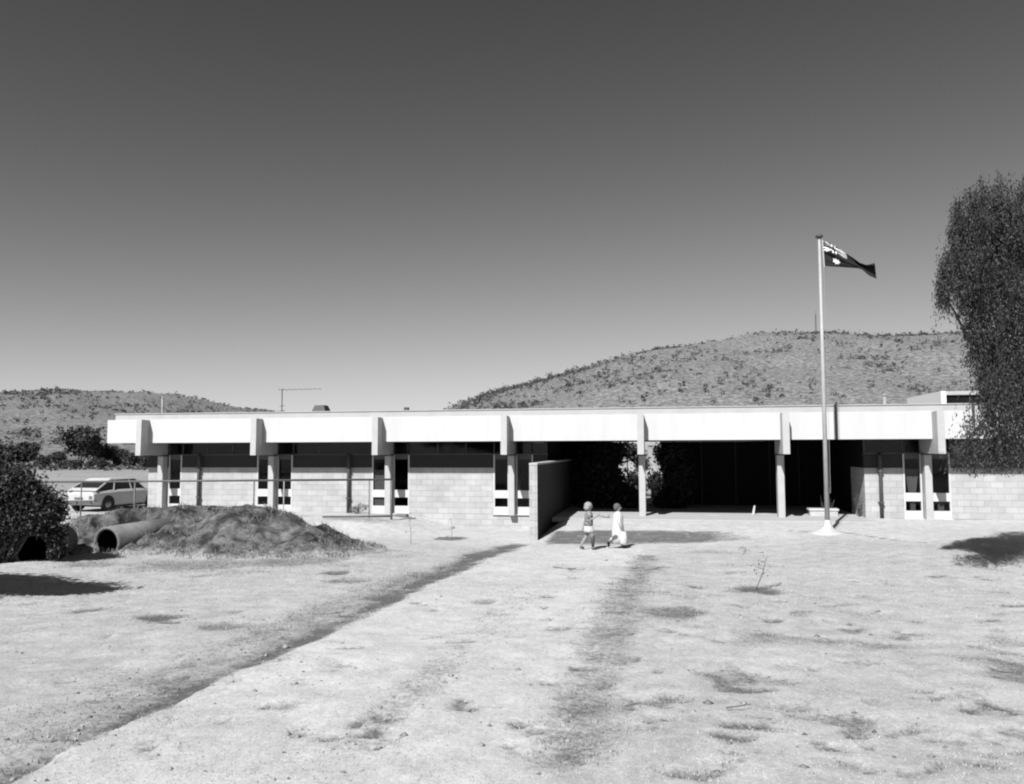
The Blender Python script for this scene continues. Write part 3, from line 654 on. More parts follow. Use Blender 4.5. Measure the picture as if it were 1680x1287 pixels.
def mound():
    crest = [(90, 905), (120, 880), (150, 848), (200, 836), (250, 830), (320, 826), (390, 825), (430, 828), (465, 842), (490, 858), (505, 864), (525, 858), (545, 872), (575, 886), (620, 899), (680, 905)]
    YC = 19.2
    cr = [atY(x, y, YC) for x, y in crest]; cx = np.array([p[0] for p in cr]); cz = np.array([p[2] for p in cr])
    nx, ny = 300, 120
    X, Y = np.meshgrid(np.linspace(cx[0]-.4, cx[-1]+.6, nx), np.linspace(15.6, 22.4, ny), indexing='ij')
    gz = ground(X, Y); h = np.interp(X, cx, cz)-ground(X, np.full_like(X, YC)); h = np.maximum(h, 0)
    wob = .5*vnoise(X, Y, 1.6, 41)
    t = Y-YC+wob*.8+.25*vnoise(X, Y, .6, 48)
    prof = np.where(t < 0, sstep(-3.5, -.1, t)**1.6, sstep(2.8, .0, t))
    h = h*prof
    h = np.where(h > 0, h, 0)
    fade = np.clip(h/.35, 0, 1)*(1-.75*np.exp(-((Y-YC)/.9)**2))
    clod = .13*vnoise(X, Y, .75, 42)+.11*vnoise(X, Y, .36, 43)+.07*vnoise(X, Y, .17, 44)
    Z = gz+h+clod*fade-.05*(1-fade)-.03
    Z = Z-.16*sstep(.5, .8, vnoise(X, Y, 1.1, 45))*fade
    # the soil slumps away round the open end of the pipe
    a_, b_ = np.array([-12.95, 16.2]), np.array([-12.78, 18.6]); ab = b_-a_; tt = np.clip(((X-a_[0])*ab[0]+(Y-a_[1])*ab[1])/(ab@ab), 0, 1)
    dd = np.hypot(X-a_[0]-tt*ab[0], Y-a_[1]-tt*ab[1])+.12*vnoise(X, Y, .4, 51)
    Z = np.minimum(Z, gz-.04+.10*tt+.12*vnoise(X, Y, .3, 52)*(dd > .4)+1.25*np.maximum(dd-.42, 0)+.9*np.maximum(Y-18.2, 0))
    V = np.stack([X, Y, Z], -1).reshape(-1, 3); i = (np.arange(nx-1)[:, None]*ny+np.arange(ny-1)[None, :]).ravel()
    o = mesh_obj('earth_mound', V, np.stack([i, i+ny, i+ny+1, i+1], 1), M['soil'], smooth=True, origin=(-10.4, 18.5, 0))
    cv = o.data.attributes.new('cover', 'FLOAT', 'POINT'); cv.data.foreach_set('value', np.clip((Z-gz)/.42, 0, 1).ravel().astype(np.float32))
    # dead weeds growing over it
    k = rng.integers(0, nx*ny, 9000); ok = (fade.ravel()[k] > .15) & (vnoise(X.ravel()[k], Y.ravel()[k], .7, 47) > -.1); k = k[ok]; P = V[k]; n_ = len(P)
    h_ = rng.uniform(.04, .14, n_); aa = rng.uniform(0, 6.28, n_); d = np.stack([np.cos(aa), np.sin(aa), 0*aa], 1)*.012; ln = np.stack([rng.normal(0, .5, n_)*h_, rng.normal(0, .5, n_)*h_, h_], 1)
    W_ = np.stack([P-d, P+d, P+ln], 1).reshape(-1, 3)
    tag(mesh_obj('mound_weeds', W_, np.arange(3*n_).reshape(n_, 3), foliage('mound_weed', .04, .2)), 'dead weeds growing over the dark earth mound', 'weeds', kind='stuff')
    tag(o, 'rough dark mound of earth in front of the left end of the building', 'mound')
mound()
def culvert(c, d, L, ro, ri, lab):
    c = np.array(c); d = np.array(d, float); d /= np.linalg.norm(d)
    u = np.cross(d, [0, 0, 1.]); u /= np.linalg.norm(u); w = np.cross(u, d)
    V = []; n = 32; prof = [(ri, .02), (ro-.02, 0), (ro, .02), (ro, L), (ri, L), (ri, L-.02), (ri, .8)]
    for r, h in prof:
        for k in range(n):
            a = 2*math.pi*k/n; V.append(c+d*h+u*r*math.cos(a)+w*r*math.sin(a))
    Fs = [(i*n+k, i*n+(k+1) % n, ((i+1) % 7)*n+(k+1) % n, ((i+1) % 7)*n+k) for i in range(7) for k in range(n)]
    o = mesh_obj('culvert_pipe', V, Fs, M['concrete'], None, True, origin=tuple(c)); tag(o, lab, 'pipe', 'concrete culvert pipes by the mound')
    # near-black lining that paints the shade inside the bore
    V = [c+d*h+u*(ri-.006)*math.cos(2*math.pi*k/n)+w*(ri-.006)*math.sin(2*math.pi*k/n) for h in (.06, L-.1) for k in range(n)]
    mesh_obj('shade_lining', V, [(k, (k+1) % n, n+(k+1) % n, n+k) for k in range(n)]+[tuple(range(n, 2*n))], material('bore_shade', .008, 1., 0.), o, True)
c = atY(174, 891, 16.9); culvert(c, (.10, .99, .02), 2.9, .375, .30, 'bare concrete pipe lying open ended in front of the mound')
c = atY(56, 905, 14.9); culvert(c, (-.45, .9, 0), 2.0, .40, .325, 'concrete pipe half hidden under the bush at the left edge')

# ------------------------------------------------------------------ vegetation
def tree_obj(name, base, label, cat, leafV, leafF, leafm, limbs, group=None, barkm=None):
    t = thing(name, tuple(base), label, cat, group)
    mesh_obj('crown', leafV, leafF, leafm, t)
    m = MB()
    for pts, rad in limbs: m.tube(pts, rad, 7)
    m.build('trunk', barkm or M['bark'], t, True); return t
def bend(a, b, k=5, s=.12):
    a = np.array(a, float); b = np.array(b, float); L = np.linalg.norm(b-a); off = rng.normal(size=3)*s*L
    return [a+(b-a)*t+off*math.sin(math.pi*t) for t in np.linspace(0, 1, k)]
# bush at the left edge
def left_bush():
    D = 16.6; cs = []; rs = []
    for px, py, rx, rz in ((-60, 850, 1.1, .95), (10, 845, .75, .85), (45, 832, .42, .5), (68, 842, .30, .34), (15, 800, .5, .33), (-30, 800, .6, .42), (-40, 905, .6, .4), (88, 838, .16, .18), (92, 903, .12, .10), (90, 880, .1, .1)):
        cs.append(atD(px, py, D)); rs.append((rx, min(rx, .8), rz))
    P = clumps(cs[:7], rs[:7], 130, 46, .26); P2 = clumps(cs[7:], rs[7:], 26, 40, .14); P = np.concatenate([P, P2])
    P = P[P[:, 2] > ground(P[:, 0], P[:, 1])+.02]
    # keep the mouth of the culvert clear of leaves
    mo = atY(56, 905, 14.9); P = P[~((np.hypot(P[:, 0]-mo[0]-(P[:, 1]-14.9)*-.55, P[:, 2]-mo[2]) < .38) & (P[:, 1] < 15.2))]
    V, Fs = leaf_mesh(P, .085, aspect=2.4)
    b = G(10, 935); base = np.array([cs[1][0], cs[1][1], g1(cs[1][0], cs[1][1])])
    limbs = [(bend(base-[0, 0, .1], np.array(c_)), np.linspace(.028, .008, 5)) for c_ in cs[:5] for _ in range(2)]
    # twigs that poke out past the leaves
    tw = []
    for _ in range(70):
        i = rng.integers(0, 6); d = rng.normal(size=3); d[2] = abs(d[2]); d /= np.linalg.norm(d); p = cs[i]+d*rs[i]*.9; tw.append(([cs[i]-d*.02, p, p+d*rng.uniform(.1, .3)], [.008, .006, .003]))
    tree_obj('bush', base, 'dark leafy bush at the left edge overhanging a pipe', 'bush', V, Fs, M['leaf_d'], limbs+tw)
left_bush()
# weeping tree at the right edge
def weeping_tree():
    base = np.array([8.6, 16.2, 0.]); base[2] = g1(*base[:2])-.05
    blobs = [  # px, py, depth, radius x, radius z
        (1625, 330, 14.3, .40, .42), (1595, 360, 14.2, .38, .5), (1660, 380, 14.6, .6, .6), (1588, 430, 14.1, .42, .55), (1562, 470, 14.0, .24, .36), (1547, 480, 14, .12, .16), (1630, 470, 14.4, .6, .6), (1610, 530, 14.4, .42, .35),
        (1650, 560, 14.7, .5, .6), (1690, 450, 15, .8, 1.2), (1720, 600, 15.2, .9, 1.2), (1665, 640, 14.6, .42, .5), (1750, 380, 15.5, 1., 1.2), (1800, 560, 15.6, 1.2, 1.4), (1700, 330, 15, .6, .5), (1600, 575, 14.4, .2, .25), (1625, 640, 14.5, .24, .3), (1640, 610, 14.7, .4, .4), (1560, 440, 14.1, .2, .3), (1572, 380, 14.2, .2, .3), (1640, 440, 15, .5, .6), (1620, 400, 14.8, .35, .5), (1600, 480, 14.8, .3, .4)]
    P = []; Dd = []
    def strand(o, L, n, sp):
        t = np.linspace(0, 1, n)[:, None]; dr = np.array([rng.normal(0, .10), rng.normal(0, .10), -1.]); 
        q = np.array(o)+t*dr*L+rng.normal(0, sp, (n, 3)); P.append(q); d = np.tile(dr, (n, 1))+rng.normal(0, .45, (n, 3)); Dd.append(d)
    for px, py, D, rx, rz in blobs:
        c_ = atD(px, py, D); k = int(260*rx*rz/.36)+8
        for _ in range(k):
            d = rng.normal(size=3); d /= np.linalg.norm(d); o = c_+d*[rx, rx, rz]*rng.uniform(.2, 1.0)**.6
            strand(o+[0, 0, .12], rng.uniform(.2, .55), 20, .028)
        for _ in range(6+int(30*rx*rz)):                               # loose wisps beyond the mass
            d = rng.normal(size=3); d /= np.linalg.norm(d); strand(c_+d*[rx, rx, rz]*rng.uniform(1.05, 1.35), rng.uniform(.25, .7), 11, .022)
    # low curtain of hanging foliage in front of the eaves
    for px, top_, bot, D, w_, k in ((1575, 715, 765, 14.4, 20, 30), (1560, 742, 766, 14.4, 8, 10), (1590, 655, 720, 14.4, 16, 12), (1566, 735, 768, 14.4, 12, 20), (1600, 690, 772, 14.3, 26, 55), (1630, 660, 770, 14.3, 28, 70), (1660, 640, 768, 14.5, 28, 70), (1700, 620, 768, 14.8, 36, 80), (1750, 600, 765, 15, 40, 80), (1620, 600, 690, 14.4, 22, 30), (1645, 570, 680, 14.4, 22, 40)):
        for _ in range(int(k*1.5)):
            x = px+rng.normal(0, w_*.5); t0 = top_+rng.uniform(-10, 45); L = (bot+rng.uniform(-14, 6)-t0)/F_PX*D
            if L > .1: strand(atD(x, t0, D+rng.uniform(-.7, .7)), L, int(26*L)+5, .03)
    P = np.concatenate(P); Dd = np.concatenate(Dd)
    V, Fs = leaf_mesh(P, .064, Dd, aspect=3.8)
    def q(px, py, D): return atD(px, py, D)
    limbs = [([base, base+[-.1, 0, 1.2], q(1760, 640, 16), q(1720, 520, 15.4), q(1690, 400, 15)], [.26, .2, .15, .1, .05]),
             ([q(1760, 640, 16), q(1690, 640, 15.2), q(1650, 655, 14.8), q(1615, 690, 14.6), q(1575, 735, 14.5)], [.1, .07, .05, .03, .012]),
             ([q(1690, 640, 15.2), q(1655, 690, 14.8), q(1640, 740, 14.7)], [.05, .03, .01]),
             ([q(1720, 560, 15.5), q(1640, 600, 14.8), q(1590, 560, 14.4), q(1565, 510, 14.2), q(1552, 492, 14.1)], [.08, .05, .032, .018, .01]),
             ([q(1720, 520, 15.4), q(1650, 470, 14.8), q(1600, 400, 14.4), q(1590, 350, 14.3)], [.07, .045, .025, .01]),
             ([q(1690, 400, 15), q(1650, 340, 14.6), q(1640, 300, 14.4)], [.04, .02, .008])]
    tree_obj('weeping_tree', base, 'tall feathery weeping tree at the right edge hanging in front of the building', 'tree', V, Fs, M['leaf_p'], limbs)
weeping_tree()
# tree beyond the left edge of the picture whose shade falls on the grass
def shade_tree():
    base = np.array([-11.9, 8.7, 0]); base[2] = g1(*base[:2])-.05
    cs = [(-12.3, 8.5, 3.3), (-11.1, 8.7, 2.95), (-13.5, 8.5, 3.1), (-10.3, 8.6, 2.7), (-9.55, 8.5, 2.55)]; rs = [(1.3, .8, .5), (1.1, .7, .45), (1.1, .7, .5), (.8, .6, .34), (.5, .4, .2)]
    P = clumps(cs, rs, 150, 40, .3); V, Fs = leaf_mesh(P, .13, aspect=2)
    tree_obj('tree', base, 'dense low tree just outside the left edge that shades the grass', 'tree', V, Fs, M['leaf_d'], [(bend(base, c_), np.linspace(.14, .03, 5)) for c_ in cs])
shade_tree()
# dark shrubs inside the entry recess
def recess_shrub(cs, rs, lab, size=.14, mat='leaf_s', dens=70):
    P = clumps(cs, rs, dens, 60, .3, hollow=.1); P = P[(P[:, 2] > .03) & (P[:, 2] < 2.52)]; V, Fs = leaf_mesh(P, size, aspect=2)
    base = (cs[0][0], cs[0][1], 0.)
    tree_obj('shrub', base, lab, 'shrub', V, Fs, M[mat], [(bend(base, c_), np.linspace(.05, .015, 5)) for c_ in cs], 'dark shrubs inside the entry')
a = lambda px, py: atY(px, py, 31.6)
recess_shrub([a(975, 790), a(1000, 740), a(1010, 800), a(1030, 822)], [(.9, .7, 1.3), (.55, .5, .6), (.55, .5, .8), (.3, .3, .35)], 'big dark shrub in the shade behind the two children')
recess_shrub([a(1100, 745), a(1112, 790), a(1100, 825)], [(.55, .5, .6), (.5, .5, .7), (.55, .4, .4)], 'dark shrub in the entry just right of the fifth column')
def court_shrub():
    b_ = lambda px, py: atY(px, py, 38.5)
    cs = [b_(1035, 800), b_(1050, 760), b_(1075, 790), b_(1030, 740)]; rs = [(.6, .4, .7), (.3, .3, .4), (.36, .3, .4), (.4, .3, .35)]
    P = clumps(cs, rs, 17, 70, .25, hollow=.1); V, Fs = leaf_mesh(P, .16, aspect=2)
    base = (cs[0][0], cs[0][1], 0.); tree_obj('courtyard_tree', base, 'small leafy tree in the sunlit courtyard seen through the entry', 'tree', V, Fs, M['leaf_d'], [(bend(base, c_), np.linspace(.06, .02, 5)) for c_ in cs])
court_shrub()
# plant against the right edge of the entry, and a low one by the wall behind the railing
def small_plant(name, c, r, lab, n=26, leaf=.07, mat='leaf_m', per=22, crad=.1):
    c = np.array(c, float); base = np.array([c[0], c[1], c[2]]); P = clumps([c+[0, 0, r[2]]], [r], n, per, crad, hollow=.05); P = P[P[:, 2] > c[2]+.01]
    V, Fs = leaf_mesh(P, leaf, aspect=2.6); tips = P[rng.integers(0, len(P), 12)]
    return tree_obj(name, base, lab, 'plant', V, Fs, M[mat], [([base, (base+t)/2+rng.normal(0, .02, 3), t], [.008, .006, .003]) for t in tips])
q = atY(1411, 850, 28.6); small_plant('plant', (q[0]-.05, 28.4, .01), (.16, .15, .38), 'thin straggly plant against the corner of the lit wall by the entry', n=14, leaf=.05)
q = atY(588, 842, 27.6); small_plant('shrub', (q[0], 27.5, .0), (.42, .2, .2), 'low twiggy shrub by the wall behind the railing', n=34, leaf=.05, mat='leaf_l')
def sapling(px, py, h, lab, px2=None, n=6, mat='leaf_m', leaf=.04):
    b_ = G(px, py); t = thing('sapling', tuple(b_), lab, 'sapling', 'small saplings planted in the dry grass')
    top_ = b_+[rng.normal(0, .03), 0, h] if px2 is None else b_+[(px2-px)/F_PX*b_[1], 0, h]
    m = MB().tube([b_-[0, 0, .03], (b_+top_)/2+[.02, 0, 0], top_], [.007, .006, .003], 6); P = []
    for k in range(n):
        s = b_+(top_-b_)*rng.uniform(.35, 1); d = rng.normal(size=3); d[2] = abs(d[2])*.6; d /= np.linalg.norm(d); e = s+d*rng.uniform(.08, .2); m.tube([s, e], [.004, .002], 4); P += [e+rng.normal(0, .03, 3) for _ in range(4)]
    m.build('stem', M['bark'], t); V, Fs = leaf_mesh(np.array(P), leaf, aspect=2.2); mesh_obj('leaves', V, Fs, M[mat], t); return t
sapling(741, 884, .62, 'thin sapling above a dark patch before the plinth left of the screen wall')
sapling(674, 893, .72, 'thin sapling in the pale grass right of the mound')
sapling(1240, 966, .50, 'leaning bare twig over a dark patch right of the track', px2=1258, n=5)
sapling(1218, 910, .16, 'tiny curled weed in the grass between the children and the flagpole', n=5)
st = G(1210, 1166); o = MB().tube([st+[-.08, -.02, .02], st+[.0, 0, .03], st+[.1, .05, .035]], [.005, .004, .003], 6).tube([st+[.0, 0, .03], st+[.05, -.04, .05]], [.004, .002], 5).build('twig', M['bark'], None, origin=tuple(st))
tag(o, 'fallen twig lying on the dry grass right of the track', 'twig')

# far trees beyond the left end of the building
def far_tree(px, base_py, top_py, w, lab, mat='leaf_far', dep=None, trunk=.25):
    b_ = atZ(px, base_py, -.6) if dep is None else atD(px, base_py, dep); b_[2] = -.6
    D = math.hypot(b_[0], b_[1]); tp = atD(px, top_py, 1); sc = D/math.hypot(tp[0], tp[1]); H = (tp[2]-EYE)*sc+EYE+.6; W_ = w/F_PX*D*.5
    k = 6; cs = [(b_[0]+.5*W_*math.cos(i_*math.tau/k+.4)*rng.uniform(.75, 1.1), b_[1]+rng.uniform(-.4, .4)*W_, b_[2]+H*(trunk+(1-trunk)*(.5+.27*math.sin(i_*math.tau/k+.4)*rng.uniform(.7, 1.1)))) for i_ in range(k)]
    cs.append((b_[0], b_[1], b_[2]+H*(.5+trunk*.4)))
    rs = [(W_*.5, W_*.45, H*(1-trunk)*.26)]*k+[(W_*.6, W_*.6, H*(1-trunk)*.42)]
    P = clumps(cs, rs, 26, 26, W_*.22, hollow=.2); P = P[(P[:, 2] > -.55) & (P[:, 2] < -.6+H*1.02)]
    V, Fs = leaf_mesh(P, W_*.16, aspect=1.8)
    limbs = [([b_, (b_[0], b_[1], b_[2]+H*.4)], [H*.035, H*.02])]+[(bend((b_[0], b_[1], b_[2]+H*.3), c_, 4), np.linspace(H*.02, H*.006, 4)) for c_ in cs[:4]]
    tree_obj('tree', b_, lab, 'tree', V, Fs, M[mat], limbs, 'trees along the far side of the field')
far_tree(132, 768, 699, 62, 'tallest rounded dark tree standing alone beyond the parked car')
far_tree(38, 766, 727, 44, 'dark tree at the far left of the distant row')
far_tree(8, 767, 731, 50, 'dark tree cut by the left edge of the photo in the distant row')
far_tree(94, 768, 741, 26, 'small dark tree just left of the tallest far tree')
far_tree(70, 768, 748, 24, 'low bush before the distant house roofs', trunk=.05)
far_tree(172, 767, 729, 34, 'mid height tree just right of the tallest far tree')
far_tree(196, 767, 737, 34, 'bushy tree left of the overhanging roof corner', trunk=.1)
far_tree(218, 769, 744, 34, 'low bushy tree below the overhanging roof corner', trunk=.05)
far_tree(243, 769, 748, 40, 'dark bush touching the left end wall in the distance', mat='leaf_d', trunk=.02)
far_tree(160, 770, 752, 34, 'low dark scrub at the foot of the tallest far tree', trunk=.02)
far_tree(-40, 768, 726, 70, 'wide dark tree outside the left edge')
far_tree(115, 770, 756, 40, 'flat low scrub left of the foot of the tallest far tree', trunk=.02)
# field edge scrub
ex = rng.uniform(-130, -20, 900); ey = rng.uniform(104, 150, 900); P = np.stack([ex, ey, np.full(900, -.45)], 1); P = (P[:, None, :]+rng.normal(size=(900, 8, 3))*[.6, .6, .22]).reshape(-1, 3)
V, Fs = leaf_mesh(P, .5, aspect=1.4); tag(mesh_obj('field_scrub', V, Fs, M['scrub']), 'sparse low scrub on the flat land before the far hill', 'scrub', kind='stuff')
# houses among the trees
def house(px, py, w, h, lab, D=150):
    c_ = atD(px, py, D); s = D/F_PX; W_ = w*s; H = h*s; gx, gy = c_[0], c_[1]
    t = thing('house', (gx, gy, -.6), lab, 'house', 'distant small houses'); z1 = c_[2]
    MB().box(gx-W_/2, gx+W_/2, gy, gy+6, -.6, z1).build('wall', noisy('house_wall', .3, .24, 1.), t)
    MB().prism([(gx-W_/2-.4, z1), (gx+W_/2+.4, z1), (gx+W_/2-.6, z1+H), (gx-W_/2+.6, z1+H)], gy-.4, gy+6.4).build('roof', noisy('house_roof', .2, .15, 1.), t)
    for k in range(3): xx = gx-W_/2+W_*(k+.6)/3.2; MB().box(xx, xx+.9, gy-.04, gy+.02, .5, 1.6).build('window', M['inside'], t)
house(78, 757, 52, 6, 'wide pale low house glimpsed between the far trees at the left')
house(208, 757, 36, 9, 'pale house glimpsed under the overhanging roof corner', 140)
# hilltop mast
mt = ray(1339, 549); D = 440; b_ = mt*D/math.hypot(mt[0], mt[1])+[0, 0, EYE-3]; tp = ray(1339, 516); tp = tp*D/math.hypot(tp[0], tp[1])+[0, 0, EYE]
t = thing('radio_mast', tuple(b_), 'thin radio mast on top of the hill beside the flagpole', 'mast')
m = MB()
for dx_, dy_ in ((-.5, 0), (.5, 0), (0, .8)): m.tube([(b_[0]+dx_, b_[1]+dy_, b_[2]), (b_[0]+dx_*.3, b_[1]+dy_*.3, tp[2])], .09, 5)
for k in range(8): z = b_[2]+(tp[2]-b_[2])*(k+.5)/8; m.tube([(b_[0]-.45, b_[1], z), (b_[0]+.45, b_[1], z+.8)], .05, 4)
m.build('lattice', M['pipe'], t); MB().tube([(b_[0], b_[1], tp[2]), (b_[0], b_[1], tp[2]+2)], .06, 5).build('aerial', M['pipe'], t)

# planter and stake in the entry
a_ = atY(1327, 848, 28.6); b2 = atY(1375, 848, 28.7); x0, x1 = a_[0], b2[0]
t = thing('planter', ((x0+x1)/2, 28.7, .0), 'low white rectangular planter box behind the flagpole', 'planter')
MB().bbox(x0+.03, x1-.03, 28.55, 28.95, .0, .19, .01).build('box', M['conc_w'], t); MB().box(x0, x1, 28.52, 28.98, .192, .25).build('rim', M['white'], t)
m = MB()
for k in range(9):
    xx = x0+.1+rng.uniform(0, x1-x0-.2); e = np.array([xx+rng.normal(0, .15), 28.75, .25+rng.uniform(.15, .45)]); m.tube([(xx, 28.75, .22), e], [.006, .003], 4)
m.build('dry_stalks', M['rail'], t)
q = atY(1236, 842, 28.9); o = MB().hexa([(q[0]-.05, 28.9, 0), (q[0]+.03, 28.9, 0), (q[0]+.03, 28.96, 0), (q[0]-.05, 28.96, 0)], [(q[0]+.02, 28.9, .3), (q[0]+.07, 28.9, .32), (q[0]+.07, 28.95, .32), (q[0]+.02, 28.95, .3)]).build('stake', M['white'], None, origin=(q[0], 28.9, 0))
tag(o, 'short white leaning stake on the floor of the dark entry', 'stake')
# small pale block with a dark thing beside the end post of the railing
q = atY(657, 850, 27.3); o = MB().bbox(q[0]-.16, q[0]+.24, 27.2, 27.5, -.35, .02, .015).build('concrete_block', M['concrete'], None, origin=(q[0], 27.3, -.3)); tag(o, 'small grey concrete block at the foot of the last railing post', 'block')

# ------------------------------------------------------------------ parked car
def car():
    # local frame: x forward, y to the car's left, z up; length 4.2, width 1.62
    rear = atZ(140, 838, -.6)
    fwd = math.radians(90-6)                                         # heading in world (x right, y away)
    c0 = atZ(176, 839, -.6)                                           # right rear wheel on the ground
    T = thing('parked_car', (0, 0, 0), 'pale hatchback car parked beyond the left end of the building, seen from behind', 'car')
    f = np.array([math.cos(fwd), math.sin(fwd)]); l = np.array([-f[1], f[0]])
    org = c0[:2]-f*(-1.40)+l*(.86); og = np.array([org[0], org[1], -.6])
    T.location = Vector(og); T.rotation_euler.z = fwd; T.scale = (1.12,)*3; WLOC[T.name] = np.zeros(3)
    def mk(name, mb, mat, par=None, smooth=False):
        o = mb.build(name, mat, None, smooth, origin=(0, 0, 0)); o.parent = par or T; o.location = (0, 0, 0); return o
    paint = noisy('car_paint', .42, .37, 2., .35, .5); gl = material('car_glass', .02, .08, .6); chrome = material('chrome_bumper', .2, .3, .5, .8)
    # lower body rings from rear to front: x, half width, z bottom, z shoulder
    sec = [(-2.02, .66, .38, .74), (-1.98, .74, .30, .84), (-1.6, .80, .25, .88), (-.6, .81, .22, .90), (.5, .81, .22, .90), (1.3, .79, .24, .86), (1.9, .74, .28, .80), (2.08, .64, .38, .70)]
    V = []; 
    for x, w, a, b in sec:
        V += [(x, -w*.92, a), (x, -w, a+.12), (x, -w, b-.10), (x, -w*.90, b), (x, w*.90, b), (x, w, b-.10), (x, w, a+.12), (x, w*.92, a)]
    n = 8; Fs = [tuple(range(8)), tuple(range(len(V)-1, len(V)-9, -1))]
    for i in range(len(sec)-1):
        for k in range(n): Fs.append((i*n+k, (i+1)*n+k, (i+1)*n+(k+1) % n, i*n+(k+1) % n))
    body = mk('body', MB().add(V, Fs), paint)
    # cabin: sloped hatch at the back, raked windscreen
    def ring(z, xr, xf, w): return [(xr, -w, z), (xf, -w, z), (xf, w, z), (xr, w, z)]
    mk('roof', MB().hexa(ring(1.32, -1.02, .48, .62), ring(1.385, -.88, .35, .56)), paint)
    pil = MB()
    zb, zt_ = .885, 1.32
    for s in (-1, 1):
        for xb, xt, wd_ in ((-1.92, -1.05, .10), (-.90, -.74, .05), (.14, .08, .05), (.92, .44, .07)):
            pil.hexa([(xb, s*.70, zb), (xb+wd_, s*.70, zb), (xb+wd_, s*.75, zb), (xb, s*.75, zb)], [(xt, s*.575, zt_), (xt+wd_, s*.575, zt_), (xt+wd_, s*.62, zt_), (xt, s*.62, zt_)])
    mk('pillars', pil, paint)
    for s in (-1, 1):
        for a, b, a2, b2 in ((-1.78, -.92, -.93, -.76), (-.84, .12, -.68, .06), (.20, .90, .14, .44)):
            mk('side_window', MB().hexa([(a, s*.715, zb), (b, s*.715, zb), (b, s*.725, zb), (a, s*.725, zb)], [(a2, s*.595, zt_), (b2, s*.595, zt_), (b2, s*.605, zt_), (a2, s*.605, zt_)]), gl)
    tl = lambda z: -1.90+(z-zb)/(zt_-zb)*(.87)
    z0, z1 = 1.0, 1.27
    mk('hatch', MB().hexa([(tl(zb), -.70, zb), (tl(zb)+.05, -.70, zb), (tl(zb)+.05, .70, zb), (tl(zb), .70, zb)], [(tl(z0), -.665, z0), (tl(z0)+.05, -.665, z0), (tl(z0)+.05, .665, z0), (tl(z0), .665, z0)])
       .hexa([(tl(z1), -.58, z1), (tl(z1)+.06, -.58, z1), (tl(z1)+.06, .58, z1), (tl(z1), .58, z1)], [(tl(zt_), -.56, zt_+.01), (tl(zt_)+.06, -.56, zt_+.01), (tl(zt_)+.06, .56, zt_+.01), (tl(zt_), .56, zt_+.01)]), paint)
    mk('rear_window', MB().hexa([(tl(z0)+.01, -.655, z0), (tl(z0)+.03, -.655, z0), (tl(z0)+.03, .655, z0), (tl(z0)+.01, .655, z0)], [(tl(z1)+.01, -.57, z1), (tl(z1)+.03, -.57, z1), (tl(z1)+.03, .57, z1), (tl(z1)+.01, .57, z1)]), gl)
    mk('windscreen', MB().hexa([(1.02, -.66, zb), (1.06, -.66, zb), (1.06, .66, zb), (1.02, .66, zb)], [(.38, -.56, zt_), (.42, -.56, zt_), (.42, .56, zt_), (.38, .56, zt_)]), gl)
    bm_ = mk('bumper', MB().box(-2.13, -2.03, -.72, .72, .36, .46), chrome); mk('bumper', MB().box(2.09, 2.19, -.7, .7, .36, .46), chrome)
    mk('number_plate', MB().box(-2.035, -2.021, -.22, .22, .52, .62), material('plate', .12, .5))
    for s in (-1, 1):
        mk('tail_light', MB().box(-2.03, -2.0, s*.60-.07 if s > 0 else -.67, s*.60+.07 if s > 0 else -.53, .54, .68), material('tail_lens', .12, .3)); mk('headlight', MB().lathe([(.09, 0), (.09, .03), (.05, .05)], (2.06, s*.5, .62), 12, 'x'), chrome)
    mk('door_handle', MB().box(-.7, -.58, -.83, -.812, .78, .80), chrome); mk('door_handle', MB().box(.2, .32, -.83, -.812, .78, .80), chrome)
    mk('sill_shadow_trim', MB().box(-1.0, 1.0, -.79, .79, .15, .217), M['dark'])
    for x in (-1.25, 1.35):
        for s in (-1, 1):
            ty = mk('wheel', MB().lathe([(.20, -.085), (.28, -.09), (.30, -.05), (.30, .05), (.28, .09), (.20, .085)], (x, s*.735, .30), 24, 'y'), M['dark'], None, True)
            mk('rim', MB().lathe([(.185, -.03), (.19, 0), (.1, .03), (.05, .04)] if s > 0 else [(.185, .03), (.19, 0), (.1, -.03), (.05, -.04)], (x, s*(.735+.085), .30), 20, 'y'), chrome, ty, True)
            mk('wheel_arch', MB().lathe([(.345, -.02), (.35, 0), (.34, .012)], (x, s*.805, .33), 24, 'y'), M['dark'], body)
    for x, s in ((-.1, 1), (-.1, -1), (.0, 0)):
        pass
    mk('seats', MB().bbox(.0, .14, -.55, -.1, .6, 1.15, .03).bbox(.0, .14, .1, .55, .6, 1.15, .03).bbox(-.95, -.8, -.55, .55, .6, 1.08, .03), M['dark'])
car()

# ------------------------------------------------------------------ the two children
def skin_body(name, verts, edges, rad, mat, parent, root=0, sub=2):
    me = bpy.data.meshes.new(name); me.from_pydata(verts, edges, []); o = bpy.data.objects.new(name, me); C.objects.link(o)
    sk = o.modifiers.new('skin', 'SKIN'); sk.use_smooth_shade = True
    for i, r in enumerate(rad):
        v = me.skin_vertices[0].data[i]; r = np.array(r if hasattr(r, '__len__') else (r, r))*1.12; v.radius = (r[0], r[1]); v.use_root = (i == root)
    sb = o.modifiers.new('sub', 'SUBSURF'); sb.levels = sb.render_levels = sub
    bpy.context.view_layer.update(); dg = bpy.context.evaluated_depsgraph_get()
    me2 = bpy.data.meshes.new_from_object(o.evaluated_get(dg)); bpy.data.objects.remove(o)
    me2.materials.clear(); me2.materials.append(mat); me2.polygons.foreach_set('use_smooth', [True]*len(me2.polygons))
    o2 = bpy.data.objects.new(name, me2); C.objects.link(o2); o2.parent = parent; return o2
class Fig:
    def __init__(s): s.v = []; s.e = []; s.r = []
    def j(s, p, r, par=None):
        s.v.append(tuple(p)); s.r.append(r); i = len(s.v)-1
        if par is not None: s.e.append((par, i))
        return i
